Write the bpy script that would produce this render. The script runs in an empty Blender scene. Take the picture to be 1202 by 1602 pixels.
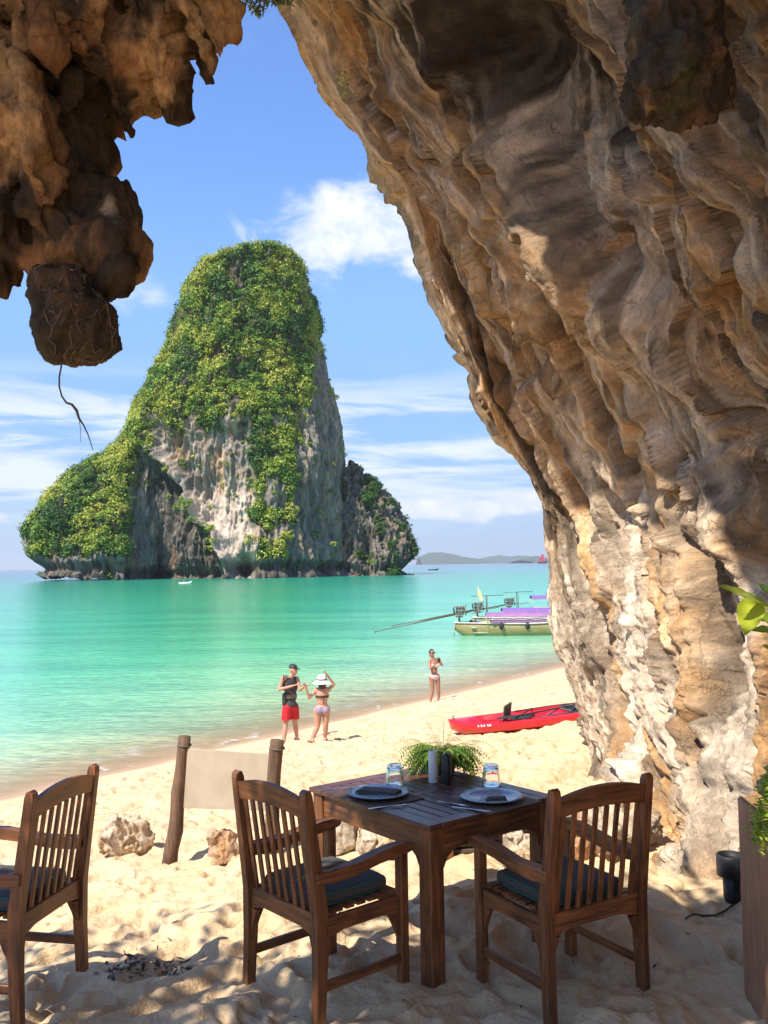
import bpy, bmesh, math, random
import numpy as np
from mathutils import Vector, Matrix

rng = np.random.default_rng(7)
random.seed(7)
C = bpy.context.scene.collection
R = math.radians

# ---------------------------------------------------------------- camera, sky, sun
FPX, PITCH, ROLL, CAMZ = 1450.0, R(3.25), R(-0.82), 2.15
scn = bpy.context.scene
cam_d = bpy.data.cameras.new("camera")
cam_d.sensor_fit = 'VERTICAL'
cam_d.sensor_height = 24.0
cam_d.lens = 24.0 * FPX / 1602.0
cam_d.clip_start = 0.05
cam_d.clip_end = 60000
cam = bpy.data.objects.new("camera", cam_d)
C.objects.link(cam)
cam.location = (0, 0, CAMZ)
cam.rotation_euler = (Matrix.Rotation(R(90) + PITCH, 3, 'X') @ Matrix.Rotation(ROLL, 3, 'Z')).to_euler()
scn.camera = cam

SUN_AZ, SUN_EL = 46.0, 54.0           # light travels towards +x +y
tdir = Vector((math.sin(R(SUN_AZ)) * math.cos(R(SUN_EL)), math.cos(R(SUN_AZ)) * math.cos(R(SUN_EL)), -math.sin(R(SUN_EL))))
sd = bpy.data.lights.new("sun", 'SUN')
sd.energy = 4.15
sd.angle = R(0.53)
sd.color = (1.0, 0.93, 0.82)
sun = bpy.data.objects.new("sun", sd)
C.objects.link(sun)
sun.rotation_euler = tdir.to_track_quat('-Z', 'Y').to_euler()

scn.view_settings.view_transform = 'Standard'
scn.view_settings.look = 'None'
scn.view_settings.exposure = 1.0
scn.view_settings.gamma = 1.0
scn.view_settings.use_curve_mapping = False
scn.cycles.max_bounces = 8
scn.cycles.diffuse_bounces = 4
scn.cycles.transparent_max_bounces = 12

world = bpy.data.worlds.new("World")
scn.world = world
world.use_nodes = True
wn = world.node_tree
wn.nodes.clear()


class NT:
    """tiny node-tree writer"""
    def __init__(s, tree): s.t = tree
    def n(s, typ, **kw):
        nd = s.t.nodes.new('ShaderNode' + typ)
        ins = kw.pop('ins', {})
        for k, v in kw.items(): setattr(nd, k, v)
        for k, v in ins.items():
            sock = nd.inputs[k]
            if isinstance(v, bpy.types.NodeSocket): s.t.links.new(v, sock)
            else: sock.default_value = v
        return nd
    def math(s, op, a, b=None, c=None, clamp=False):
        nd = s.t.nodes.new('ShaderNodeMath'); nd.operation = op; nd.use_clamp = clamp
        for i, v in enumerate((a, b, c)):
            if v is None: continue
            if isinstance(v, bpy.types.NodeSocket): s.t.links.new(v, nd.inputs[i])
            else: nd.inputs[i].default_value = v
        return nd.outputs[0]
    def mix(s, f, a, b, blend='MIX'):
        nd = s.t.nodes.new('ShaderNodeMix'); nd.data_type = 'RGBA'; nd.blend_type = blend
        for i, v in ((0, f), (6, a), (7, b)):
            if isinstance(v, bpy.types.NodeSocket): s.t.links.new(v, nd.inputs[i])
            elif i == 0: nd.inputs[0].default_value = v
            else: nd.inputs[i].default_value = (*v[:3], 1)
        return nd.outputs[2]
    def ramp(s, f, lo, hi):
        nd = s.t.nodes.new('ShaderNodeMapRange'); nd.interpolation_type = 'SMOOTHSTEP'
        s.t.links.new(f, nd.inputs[0]); nd.inputs[1].default_value = lo; nd.inputs[2].default_value = hi
        return nd.outputs[0]
    def noise(s, vec, scale, detail=5, rough=0.55, dist=0.0):
        nd = s.n('TexNoise', ins={'Scale': scale, 'Detail': detail, 'Roughness': rough, 'Distortion': dist})
        if vec is not None: s.t.links.new(vec, nd.inputs['Vector'])
        return nd.outputs[0]
    def mapping(s, vec, scale=(1, 1, 1), loc=(0, 0, 0), rot=(0, 0, 0)):
        nd = s.n('Mapping', ins={'Vector': vec, 'Scale': scale, 'Location': loc, 'Rotation': rot})
        return nd.outputs[0]
    def link(s, a, b): s.t.links.new(a, b)


# sky: Nishita with clouds mixed in by direction
w = NT(wn)
sky = w.n('TexSky', sky_type='NISHITA', sun_disc=False, sun_elevation=R(SUN_EL), sun_rotation=R(SUN_AZ + 180), altitude=0.0, air_density=1.0, dust_density=0.35, ozone_density=2.2)
tc = w.n('TexCoord').outputs['Generated']
sep = w.n('SeparateXYZ', ins={0: tc})
dx, dy, dz = sep.outputs
az = w.math('ARCTAN2', dx, dy)
el = w.math('ARCSINE', dz)


def pix_dir(px, py):
    x, y = px - 601.0, 801.0 - py
    c, s = math.cos(ROLL), math.sin(ROLL)
    xr, yr = c * x - s * y, s * x + c * y
    return np.array([xr, FPX * math.cos(PITCH) - yr * math.sin(PITCH), FPX * math.sin(PITCH) + yr * math.cos(PITCH)])


def W(px, py, Y):
    d = pix_dir(px, py)
    return d * (Y / d[1]) + np.array([0, 0, CAMZ])


def cloud_blob(px, py, sx, sy, n, lo, hi, tilt=0.0):
    d = pix_dir(px, py)
    a0 = math.atan2(d[0], d[1]); e0 = math.asin(d[2] / np.linalg.norm(d))
    u = w.math('MULTIPLY', w.math('SUBTRACT', az, a0), 1 / R(sx))
    v0 = w.math('SUBTRACT', el, e0)
    v = w.math('MULTIPLY', w.math('SUBTRACT', v0, w.math('MULTIPLY', w.math('SUBTRACT', az, a0), tilt)), 1 / R(sy))
    r2 = w.math('ADD', w.math('MULTIPLY', u, u), w.math('MULTIPLY', v, v))
    f = w.math('SUBTRACT', w.math('ADD', w.math('MULTIPLY', w.math('SUBTRACT', n, 0.5), 2.4), 0.92), w.math('MULTIPLY', r2, 0.42))
    return w.ramp(f, lo, hi)


comb = w.n('CombineXYZ', ins={0: az, 1: el, 2: 0.0}).outputs[0]
n_c = w.noise(w.mapping(comb, (1, 1.7, 1)), 11.0, 8, 0.58, 0.35)
n_w = w.noise(w.mapping(comb, (1.0, 9.0, 1), rot=(0, 0, R(3))), 4.2, 6, 0.6, 0.5)
n_f = w.noise(w.mapping(comb, (1, 1.2, 1)), 30.0, 6, 0.6)
parts = [cloud_blob(548, 366, 6.4, 3.0, n_c, 0.38, 0.98, -0.14), cloud_blob(215, 458, 3.0, 1.5, n_c, 0.6, 1.5),
         cloud_blob(760, 792, 5.6, 0.85, n_c, 0.30, 0.72), cloud_blob(1500, 300, 9, 3.0, n_c, 0.52, 0.95),
         cloud_blob(-700, 500, 10, 3.4, n_c, 0.5, 0.9), cloud_blob(-300, 800, 9, 1.2, n_c, 0.5, 0.85)]
puffs = parts[0]
for p in parts[1:]: puffs = w.math('MAXIMUM', puffs, p)
band = w.math('MULTIPLY', w.ramp(el, R(1.0), R(5.0)), w.math('SUBTRACT', 1.0, w.ramp(el, R(8.5), R(13.0))))
streak = w.math('MULTIPLY', w.ramp(n_w, 0.40, 0.60), band)
thin = w.math('MULTIPLY', w.math('MULTIPLY', w.ramp(n_c, 0.60, 0.95), w.ramp(el, R(12), R(17))), 0.25)
streak = w.math('MAXIMUM', w.math('MULTIPLY', streak, 1.0), thin)
hz = w.math('SUBTRACT', 1.0, w.ramp(el, R(-1.0), R(9.0)))
skyc = w.mix(1.0, sky.outputs[0], (0.90, 1.13, 1.50), 'MULTIPLY')
hz2 = w.math('SUBTRACT', 1.0, w.ramp(el, R(9.0), R(24.0)))
skyc = w.mix(w.math('MULTIPLY', hz2, 0.85), skyc, (1.65, 2.95, 4.9))
skyc = w.mix(w.math('MULTIPLY', hz, 0.85), skyc, (2.7, 3.65, 4.9))
skyc = w.mix(w.math('MULTIPLY', streak, 0.95), skyc, (4.9, 5.35, 6.0))
pc = w.mix(w.ramp(n_f, 0.35, 0.7), (4.6, 5.0, 5.8), (6.3, 6.3, 6.4))
skyc = w.mix(w.math('MULTIPLY', puffs, 0.9), skyc, pc)
bg = w.n('Background', ins={'Color': skyc, 'Strength': 0.094})
wo = w.n('OutputWorld')
w.link(bg.outputs[0], wo.inputs[0])

# ---------------------------------------------------------------- numpy helpers
_perm = np.random.default_rng(3).permutation(256)
_perm = np.concatenate([_perm, _perm, _perm])
_g = np.random.default_rng(5).normal(size=(256, 3)); _g /= np.linalg.norm(_g, axis=1)[:, None]


def perlin(P):
    P = np.asarray(P, dtype=np.float64)
    i = np.floor(P).astype(np.int64); f = P - i; i &= 255
    u = f * f * f * (f * (f * 6 - 15) + 10)
    out = 0
    for a in (0, 1):
        A = _perm[(i[:, 0] + a) & 255]; wx = u[:, 0] if a else 1 - u[:, 0]
        for b in (0, 1):
            B = _perm[A + ((i[:, 1] + b) & 255)]; wy = u[:, 1] if b else 1 - u[:, 1]
            for c in (0, 1):
                g = _g[_perm[B + ((i[:, 2] + c) & 255)]]
                d = (f[:, 0] - a) * g[:, 0] + (f[:, 1] - b) * g[:, 1] + (f[:, 2] - c) * g[:, 2]
                out = out + wx * wy * (u[:, 2] if c else 1 - u[:, 2]) * d
    return out * 1.6


def fbm(P, octv=4, gain=0.5, lac=2.03):
    a, s, o = 1.0, 0.0, 0.0
    P = np.asarray(P, float).copy()
    for k in range(octv):
        o = o + a * perlin(P + 17.3 * k); s += a; a *= gain; P = P * lac
    return o / s


def ridged(P, octv=4, gain=0.5):
    a, s, o = 1.0, 0.0, 0.0
    P = np.asarray(P, float).copy()
    for k in range(octv):
        o = o + a * (1 - np.abs(perlin(P + 9.1 * k)) * 2.2); s += a; a *= gain; P = P * 2.07
    return o / s


def sstep(x, a, b):
    t = np.clip((x - a) / (b - a), 0, 1)
    return t * t * (3 - 2 * t)


def cr_matrix(nc, n, closed=False, ts=None):
    """Catmull-Rom interpolation matrix from nc control values to n samples"""
    t = np.linspace(0, nc - 1, n) if ts is None else ts
    i = np.clip(np.floor(t).astype(int), 0, nc - 2); f = t - i
    M = np.zeros((len(t), nc))
    w4 = np.stack([-.5 * f + f**2 - .5 * f**3, 1 - 2.5 * f**2 + 1.5 * f**3, .5 * f + 2 * f**2 - 1.5 * f**3, -.5 * f**2 + .5 * f**3], 1)
    for k in range(4):
        j = np.clip(i + k - 1, 0, nc - 1)
        np.add.at(M, (np.arange(len(t)), j), w4[:, k])
    return M


def grid_faces(nv, nu, wrap=False):
    a = np.arange(nv * nu).reshape(nv, nu)
    if wrap: a = np.concatenate([a, a[:, :1]], 1)
    return np.stack([a[:-1, :-1], a[:-1, 1:], a[1:, 1:], a[1:, :-1]], -1).reshape(-1, 4)


def grid_normals(P):
    du = np.gradient(P, axis=1); dv = np.gradient(P, axis=0)
    n = np.cross(du, dv); n /= np.linalg.norm(n, axis=2)[..., None] + 1e-12
    return n


# ---------------------------------------------------------------- object helpers
def props(o, **kw):
    for k, v in kw.items():
        if v is not None: o[k] = v
    return o


def np_mesh(name, V, F, mat=None, parent=None, smooth=True, cols=None, fcols=None, **kw):
    V = np.ascontiguousarray(np.asarray(V, np.float32).reshape(-1, 3)); F = np.ascontiguousarray(np.asarray(F, np.int32))
    me = bpy.data.meshes.new(name)
    k = F.shape[1]
    me.vertices.add(len(V)); me.vertices.foreach_set('co', V.ravel())
    me.loops.add(F.size); me.loops.foreach_set('vertex_index', F.ravel())
    me.polygons.add(len(F)); me.polygons.foreach_set('loop_start', np.arange(0, F.size, k, dtype=np.int32))
    me.polygons.foreach_set('use_smooth', np.full(len(F), smooth))
    me.update(calc_edges=True); me.validate()
    if cols is not None:
        a = me.color_attributes.new('Col', 'FLOAT_COLOR', 'POINT')
        a.data.foreach_set('color', np.concatenate([cols, np.ones((len(cols), 1))], 1).astype(np.float32).ravel())
    if fcols is not None:
        a = me.color_attributes.new('Col', 'FLOAT_COLOR', 'CORNER')
        cc = np.repeat(np.concatenate([fcols, np.ones((len(fcols), 1))], 1), k, axis=0)
        a.data.foreach_set('color', cc.astype(np.float32).ravel())
    if mat: me.materials.append(mat)
    o = bpy.data.objects.new(name, me); C.objects.link(o)
    if parent: o.parent = parent
    return props(o, **kw)


def bm_obj(name, bm, mat, parent=None, smooth=False, **kw):
    me = bpy.data.meshes.new(name)
    bmesh.ops.recalc_face_normals(bm, faces=bm.faces)
    bm.to_mesh(me); bm.free()
    if smooth: me.polygons.foreach_set('use_smooth', [True] * len(me.polygons))
    if mat: me.materials.append(mat)
    o = bpy.data.objects.new(name, me); C.objects.link(o)
    if parent: o.parent = parent
    return props(o, **kw)


def thing(name, label, cat, loc=(0, 0, 0), rz=0.0, group=None):
    o = bpy.data.objects.new(name, None); C.objects.link(o)
    o.location = loc; o.rotation_euler = (0, 0, rz); o.empty_display_size = 0.1
    return props(o, label=label, category=cat, group=group)


def box(bm, c, s, b=0.004, rot=None):
    m = Matrix.Translation(c) @ (rot.to_4x4() if rot else Matrix.Identity(4)) @ Matrix.Diagonal((*s, 1))
    r = bmesh.ops.create_cube(bm, size=1.0, matrix=m)
    if b: bmesh.ops.bevel(bm, geom=list({e for v in r['verts'] for e in v.link_edges}), offset=b, segments=1, affect='EDGES', profile=0.5)
    return bm


def prism(bm, pts, t, plane='xz', off=0.0, b=0.004):
    """extrude a closed 2-D outline; plane xz -> thickness along y; yz -> along x; xy -> along z"""
    def co(p, d):
        if plane == 'xz': return (p[0], off + d, p[1])
        if plane == 'yz': return (off + d, p[0], p[1])
        return (p[0], p[1], off + d)
    a = [bm.verts.new(co(p, -t / 2)) for p in pts]; c = [bm.verts.new(co(p, t / 2)) for p in pts]
    n = len(pts); fs = [bm.faces.new(a), bm.faces.new(c[::-1])]
    for i in range(n): fs.append(bm.faces.new((a[i], c[i], c[(i + 1) % n], a[(i + 1) % n])))
    if b:
        es = list({e for f in fs[:2] for e in f.edges})
        bmesh.ops.bevel(bm, geom=es, offset=b, segments=2, affect='EDGES', profile=0.5)
    return bm


def tube(bm, pts, rad, seg=8, cap=True):
    pts = [Vector(p) for p in pts]; n = len(pts)
    if not hasattr(rad, '__len__'): rad = [rad] * n
    rings = []; up = None
    for i, p in enumerate(pts):
        d = (pts[min(i + 1, n - 1)] - pts[max(i - 1, 0)]).normalized()
        if up is None: up = d.orthogonal().normalized()
        up = (up - d * up.dot(d)); up = up.normalized() if up.length > 1e-6 else d.orthogonal().normalized()
        s = d.cross(up)
        rings.append([bm.verts.new(p + (up * math.cos(2 * math.pi * k / seg) + s * math.sin(2 * math.pi * k / seg)) * rad[i]) for k in range(seg)])
    for a, c in zip(rings, rings[1:]):
        for k in range(seg): bm.faces.new((a[k], a[(k + 1) % seg], c[(k + 1) % seg], c[k]))
    if cap: bm.faces.new(rings[0][::-1]); bm.faces.new(rings[-1])
    return bm


def lathe(bm, prof, c=(0, 0, 0), seg=24):
    rings = []
    for r, z in prof:
        if r < 1e-5: rings.append([bm.verts.new((c[0], c[1], c[2] + z))])
        else: rings.append([bm.verts.new((c[0] + r * math.cos(2 * math.pi * k / seg), c[1] + r * math.sin(2 * math.pi * k / seg), c[2] + z)) for k in range(seg)])
    for a, b in zip(rings, rings[1:]):
        for k in range(seg):
            q = [a[k % len(a)], a[(k + 1) % len(a)], b[(k + 1) % len(b)], b[k % len(b)]]
            q = [v for i, v in enumerate(q) if v not in q[:i]]
            if len(q) > 2: bm.faces.new(q)
    return bm


def shear_back(bm, z0, tan):
    for v in bm.verts:
        if v.co.z > z0: v.co.y -= (v.co.z - z0) * tan


def copy_tree(o, parent=None):
    c = o.copy(); C.objects.link(c); c.parent = parent
    for ch in list(o.children): copy_tree(ch, c)
    return c


def ell(bm, c, r, sub=3, rot=None):
    m = Matrix.Translation(c) @ (rot.to_4x4() if rot else Matrix.Identity(4)) @ Matrix.Diagonal((*r, 1))
    bmesh.ops.create_icosphere(bm, subdivisions=sub, radius=1.0, matrix=m)


def cap(bm, a, ra, b, rb, seg=12):
    """tapered capsule: overlapping closed pieces, fused later by the voxel remesh"""
    a, b = Vector(a), Vector(b); d = b - a
    if d.length > 1e-5:
        m = Matrix.Translation((a + b) / 2) @ d.to_track_quat('Z', 'Y').to_matrix().to_4x4()
        bmesh.ops.create_cone(bm, cap_ends=True, segments=seg, radius1=ra, radius2=rb, depth=d.length, matrix=m)
    ell(bm, a, (ra,) * 3, 2); ell(bm, b, (rb,) * 3, 2)


def fuse(bm, voxel, smooth=4, fac=0.5):
    """voxel-remesh everything in bm into one closed surface; returns V (n,3), F (quads)"""
    me = bpy.data.meshes.new('tmp'); bm.to_mesh(me); bm.free()
    o = bpy.data.objects.new('tmp', me); C.objects.link(o)
    m = o.modifiers.new('r', 'REMESH'); m.mode = 'VOXEL'; m.voxel_size = voxel
    if smooth:
        s = o.modifiers.new('s', 'SMOOTH'); s.factor = fac; s.iterations = smooth
    dg = bpy.context.evaluated_depsgraph_get()
    e = o.evaluated_get(dg); m2 = e.to_mesh()
    V = np.empty(len(m2.vertices) * 3, np.float32); m2.vertices.foreach_get('co', V); V = V.reshape(-1, 3).astype(float)
    N = np.empty(len(m2.vertices) * 3, np.float32); m2.vertex_normals.foreach_get('vector', N); N = N.reshape(-1, 3).astype(float)
    F = np.empty(len(m2.loops), np.int32); m2.loops.foreach_get('vertex_index', F)
    F = F.reshape(-1, 4)
    e.to_mesh_clear(); bpy.data.objects.remove(o); bpy.data.meshes.remove(me)
    return V, N, F


# ---------------------------------------------------------------- materials
def new_mat(name):
    m = bpy.data.materials.new(name); m.use_nodes = True; m.node_tree.nodes.clear()
    t = NT(m.node_tree)
    b = t.n('BsdfPrincipled'); o = t.n('OutputMaterial'); t.link(b.outputs[0], o.inputs[0])
    return m, t, b


def setc(t, b, sock, v):
    if isinstance(v, bpy.types.NodeSocket): t.link(v, b.inputs[sock])
    elif isinstance(v, (tuple, list)): b.inputs[sock].default_value = (*v[:3], 1)
    else: b.inputs[sock].default_value = v


def bump(t, b, h, strength, dist, normal=None):
    nd = t.n('Bump', ins={'Height': h, 'Strength': strength, 'Distance': dist})
    if normal is not None: t.link(normal, nd.inputs['Normal'])
    t.link(nd.outputs[0], b.inputs['Normal'])
    return nd.outputs[0]


def simple(name, c, c2=None, scale=8.0, rough=0.6, bs=0.2, bd=0.002, stretch=(1, 1, 1), metal=0.0, spec=0.5, coat=0.0, coord='Object'):
    m, t, b = new_mat(name)
    v = t.mapping(t.n('TexCoord').outputs[coord], stretch)
    n = t.noise(v, scale, 6, 0.6)
    setc(t, b, 'Base Color', t.mix(t.ramp(n, 0.3, 0.7), c, c2 or tuple(x * 0.75 for x in c)))
    b.inputs['Roughness'].default_value = rough
    b.inputs['Metallic'].default_value = metal
    b.inputs['Specular IOR Level'].default_value = spec
    b.inputs['Coat Weight'].default_value = coat
    if bs: bump(t, b, n, bs, bd)
    return m


def wood(name, axis, dark=(0.044, 0.015, 0.006), light=(0.33, 0.118, 0.036), rough=0.48, coat=0.08):
    m, t, b = new_mat(name)
    st = [38.0, 38.0, 38.0]; st[axis] = 2.2
    co = t.n('TexCoord').outputs['Object']
    rnd = t.n('ObjectInfo').outputs['Random']
    off = t.n('CombineXYZ', ins={0: rnd, 1: t.math('MULTIPLY', rnd, 7.1), 2: t.math('MULTIPLY', rnd, 3.3)}).outputs[0]
    co2 = t.n('VectorMath', operation='ADD', ins={0: co, 1: off}).outputs[0]
    g = t.noise(t.mapping(co2, st), 1.0, 6, 0.65, 1.2)
    big = t.noise(co2, 6.0, 3, 0.5)
    c = t.mix(t.ramp(g, 0.28, 0.72), dark, light)
    c = t.mix(t.math('MULTIPLY', t.ramp(big, 0.45, 0.8), 0.45), c, tuple(x * 1.5 for x in light))
    c = t.mix(t.math('MULTIPLY', rnd, 0.35), c, dark)
    worn = t.ramp(t.noise(co2, 55.0, 4, 0.7), 0.66, 0.78)
    c = t.mix(t.math('MULTIPLY', worn, 0.15), c, (0.26, 0.13, 0.06))
    setc(t, b, 'Base Color', c)
    setc(t, b, 'Roughness', t.math('ADD', t.math('MULTIPLY', g, 0.3), rough - 0.12))
    b.inputs['Coat Weight'].default_value = coat; b.inputs['Coat Roughness'].default_value = 0.35
    bump(t, b, g, 0.35, 0.0012)
    return m


def rock_mat(name, tint=(1, 1, 1), s=1.0, bumpd=0.03, streak=None, rough=0.92):
    m, t, b = new_mat(name)
    co = t.n('TexCoord').outputs['Object']
    col = t.n('Attribute', attribute_name='Col').outputs['Color']
    v = t.mapping(co, streak or (1, 1, 1))
    n1 = t.noise(v, 5.0 * s, 8, 0.65, 0.4)
    n2 = t.noise(v, 24.0 * s, 6, 0.7, 0.3)
    n3 = t.n('TexVoronoi', feature='DISTANCE_TO_EDGE', ins={'Vector': t.mapping(v, (1, 1, 1)), 'Scale': 9.0 * s}).outputs['Distance']
    c = t.mix(1.0, col, t.mix(t.ramp(n1, 0.25, 0.75), (0.62, 0.60, 0.58), (1.25, 1.2, 1.15)), 'MULTIPLY')
    c = t.mix(1.0, c, t.mix(t.ramp(n2, 0.3, 0.7), (0.72, 0.70, 0.68), (1.2, 1.19, 1.18)), 'MULTIPLY')
    c = t.mix(1.0, c, tint, 'MULTIPLY')
    setc(t, b, 'Base Color', c)
    b.inputs['Roughness'].default_value = rough
    b.inputs['Specular IOR Level'].default_value = 0.2
    nn = bump(t, b, n1, 0.8, bumpd)
    nn = bump(t, b, n2, 0.7, bumpd * 0.45, nn)
    bump(t, b, t.ramp(n3, 0.0, 0.12), 0.25, bumpd * 0.25, nn)
    return m


WX, WY, WZ = wood('teak_x', 0), wood('teak_y', 1), wood('teak_z', 2)
WTX = wood('table_teak', 0, (0.045, 0.016, 0.010), (0.16, 0.055, 0.028), 0.36, 0.3)
WTY = wood('table_teak_rail', 1, (0.045, 0.016, 0.010), (0.16, 0.055, 0.028), 0.36, 0.3)


def wall_mat():
    m, t, b = new_mat('cave_rock')
    co = t.n('TexCoord').outputs['Object']
    col = t.n('Attribute', attribute_name='Col').outputs['Color']
    st = t.n('Attribute', attribute_name='strata').outputs['Vector']
    s1 = t.noise(t.mapping(st, (7, 3.4, 3)), 1.0, 10, 0.70, 0.25)
    s2 = t.noise(t.mapping(st, (17, 7, 6)), 1.0, 8, 0.72, 0.3)
    s3 = t.noise(t.mapping(st, (3.6, 1.8, 2)), 1.0, 10, 0.68, 0.3)
    n1 = t.noise(co, 6.0, 8, 0.68, 0.3); n2 = t.noise(co, 30.0, 5, 0.72)
    c = t.mix(1.0, col, t.mix(t.ramp(s1, 0.30, 0.70), (0.55, 0.50, 0.46), (1.38, 1.33, 1.26)), 'MULTIPLY')
    c = t.mix(1.0, c, t.mix(t.ramp(s2, 0.32, 0.68), (0.74, 0.72, 0.70), (1.2, 1.19, 1.17)), 'MULTIPLY')
    c = t.mix(1.0, c, t.mix(t.ramp(n1, 0.3, 0.72), (0.78, 0.76, 0.74), (1.18, 1.16, 1.14)), 'MULTIPLY')
    c = t.mix(t.math('MULTIPLY', t.ramp(s3, 0.56, 0.65), 0.72), c, (0.10, 0.078, 0.055))
    c = t.mix(t.math('MULTIPLY', t.ramp(n2, 0.66, 0.78), 0.6), c, (0.07, 0.05, 0.035))
    c = t.mix(t.math('MULTIPLY', t.ramp(s3, 0.42, 0.32), 0.35), c, (0.60, 0.50, 0.38))
    wv_ = t.n('VectorMath', operation='ADD', ins={0: co, 1: t.n('TexNoise', ins={'Vector': co, 'Scale': 2.2, 'Detail': 5.0, 'Roughness': .65}).outputs['Color']}).outputs[0]
    vo = t.n('TexVoronoi', feature='DISTANCE_TO_EDGE', ins={'Vector': t.mapping(wv_, (1.5, 1.5, .75), rot=(0, R(28), 0)), 'Scale': 1.5}).outputs['Distance']
    ck = t.math('MULTIPLY', t.math('SUBTRACT', 1.0, t.ramp(vo, 0.0, 0.030)), t.ramp(n1, .42, .58))
    c = t.mix(t.math('MULTIPLY', ck, 0.42), c, (0.07, 0.05, 0.035))
    setc(t, b, 'Base Color', c)
    b.inputs['Roughness'].default_value = 0.92; b.inputs['Specular IOR Level'].default_value = 0.2
    nn = bump(t, b, s3, 0.9, 0.07)
    nn = bump(t, b, s1, 0.9, 0.05, nn)
    nn = bump(t, b, s2, 0.8, 0.018, nn)
    nn = bump(t, b, n1, 0.8, 0.045, nn)
    nn = bump(t, b, t.math('SUBTRACT', 1.0, ck), 0.5, 0.04, nn)
    bump(t, b, n2, 0.7, 0.012, nn)
    return m


M_wall = wall_mat()
M_hang = rock_mat('hanging_rock', s=1.8, bumpd=0.035, streak=(1, 1, .6))
M_boulder = rock_mat('boulder_rock', s=2.5, bumpd=0.02)
M_island = rock_mat('karst', s=0.06, bumpd=1.2, streak=(1, 1, 0.22))


def leaf_mat(name, rough=0.55, trans=0.25):
    m, t, b = new_mat(name)
    col = t.n('Attribute', attribute_name='Col').outputs['Color']
    setc(t, b, 'Base Color', col)
    b.inputs['Roughness'].default_value = rough
    b.inputs['Specular IOR Level'].default_value = 0.3
    tr = t.n('BsdfTranslucent'); t.link(col, tr.inputs[0])
    mx = t.n('MixShader', ins={0: trans}); t.link(b.outputs[0], mx.inputs[1]); t.link(tr.outputs[0], mx.inputs[2])
    o = [n for n in t.t.nodes if n.bl_idname == 'ShaderNodeOutputMaterial'][0]
    t.link(mx.outputs[0], o.inputs[0])
    return m


M_leaf = leaf_mat('foliage')
M_leaf_near = leaf_mat('leaf', 0.4, 0.35)

# ---------------------------------------------------------------- terrain profile
NX, NY = 0.817, -0.576          # inland direction
P0 = (0.0, 29.5)
SEA = -2.33
HAZE = 0.00006
_s = np.array([-4000, -400, -120, -40, -12, -4, 0, 2, 3.7, 6.5, 9.5, 11, 12.5, 14, 40, 80.])
_z = np.array([-60, -22, -9, -4.8, -3.35, -2.66, -2.33, -1.97, -1.66, -1.2, -.74, -.38, -.10, 0.0, 0.1, 2.0])


def shore_s(x, y): return x * NX + (y - P0[1]) * NY


def zsmooth(x, y):
    s = shore_s(np.asarray(x, float), np.asarray(y, float))
    return np.interp(s, _s, _z)


def footprints(x, y, cell=0.40, seed=0.0):
    """one dent with a pushed-up rim per cell, random place, heading and depth"""
    cx, cy = np.floor(x / cell), np.floor(y / cell); out = np.zeros_like(x)
    for i in (-1, 0, 1):
        for j in (-1, 0, 1):
            a, b = cx + i, cy + j
            h = lambda k: np.mod(np.sin(a * 127.1 + b * 311.7 + k * 74.7 + seed) * 43758.5453, 1.0)
            px, py = (a + h(1)) * cell, (b + h(2)) * cell; t = h(3) * 6.283
            dx, dy = x - px, y - py
            u = dx * np.cos(t) + dy * np.sin(t); v = -dx * np.sin(t) + dy * np.cos(t)
            r = np.sqrt((u / 0.15) ** 2 + (v / (0.060 + .02 * h(5))) ** 2)
            dep = (.014 + .032 * h(4)) * (h(6) < .78)
            out += dep * (-(1 - sstep(r, .55, 1.0)) + .42 * np.exp(-((r - 1.18) / .26) ** 2))
    return out


def ground_z(x, y):
    """sand height with its lumps (numpy arrays or floats)"""
    x = np.atleast_1d(np.asarray(x, float)); y = np.atleast_1d(np.asarray(y, float))
    s = shore_s(x, y)
    z = np.interp(s, _s, _z)
    P = np.stack([x, y, np.zeros_like(x)], 1)
    r = np.hypot(x, y)
    dry = sstep(s, 0.8, 3.0)
    lump = fbm(P * 1.1 + 3.1, 3) * 0.09
    ms = r < 30
    prints = np.zeros_like(x)
    if ms.any():
        Q = P[ms]
        warp = np.stack([fbm(Q * 2.0 + 8, 2), fbm(Q * 2.0 + 31, 2), np.zeros(len(Q))], 1) * 0.35
        q = (Q + warp) * np.array([3.4, 3.4, 1])
        pr = perlin(q + 5.5)
        pit = -sstep(-pr, 0.05, 0.5) * 0.070 + sstep(pr, 0.1, 0.55) * 0.034
        fine = perlin((Q + warp * .5) * 9.0 + 2.2) * 0.017 + perlin((Q + warp * .3) * 21.0 + 7.2) * 0.0045
        prints[ms] = pit * .75 + fine + footprints(Q[:, 0], Q[:, 1]) * 1.0 + footprints(Q[:, 0] + 31.7, Q[:, 1] - 11.3, .53, 2.0) * .8
    return z + dry * (lump + prints) + (1 - dry) * fbm(P * np.array([0.35, 0.35, 1]), 2) * 0.03


def gz(x, y): return float(ground_z(x, y)[0])


def on_ground(px, py):
    """where the sight line through that point of the photograph meets the sand"""
    d = pix_dir(px, py); lo = None
    for t in np.linspace(1.2, 60, 1200):
        p = d * (t / d[1]) + np.array([0, 0, CAMZ])
        if p[2] < zsmooth(p[0], p[1]): return np.array([p[0], p[1], gz(p[0], p[1])])
    return p


def at_z(px, py, z):
    d = pix_dir(px, py); t = (z - CAMZ) / d[2]
    return d * t + np.array([0, 0, CAMZ])

# ================================================================ SETTING
YS = 1.19
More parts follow.
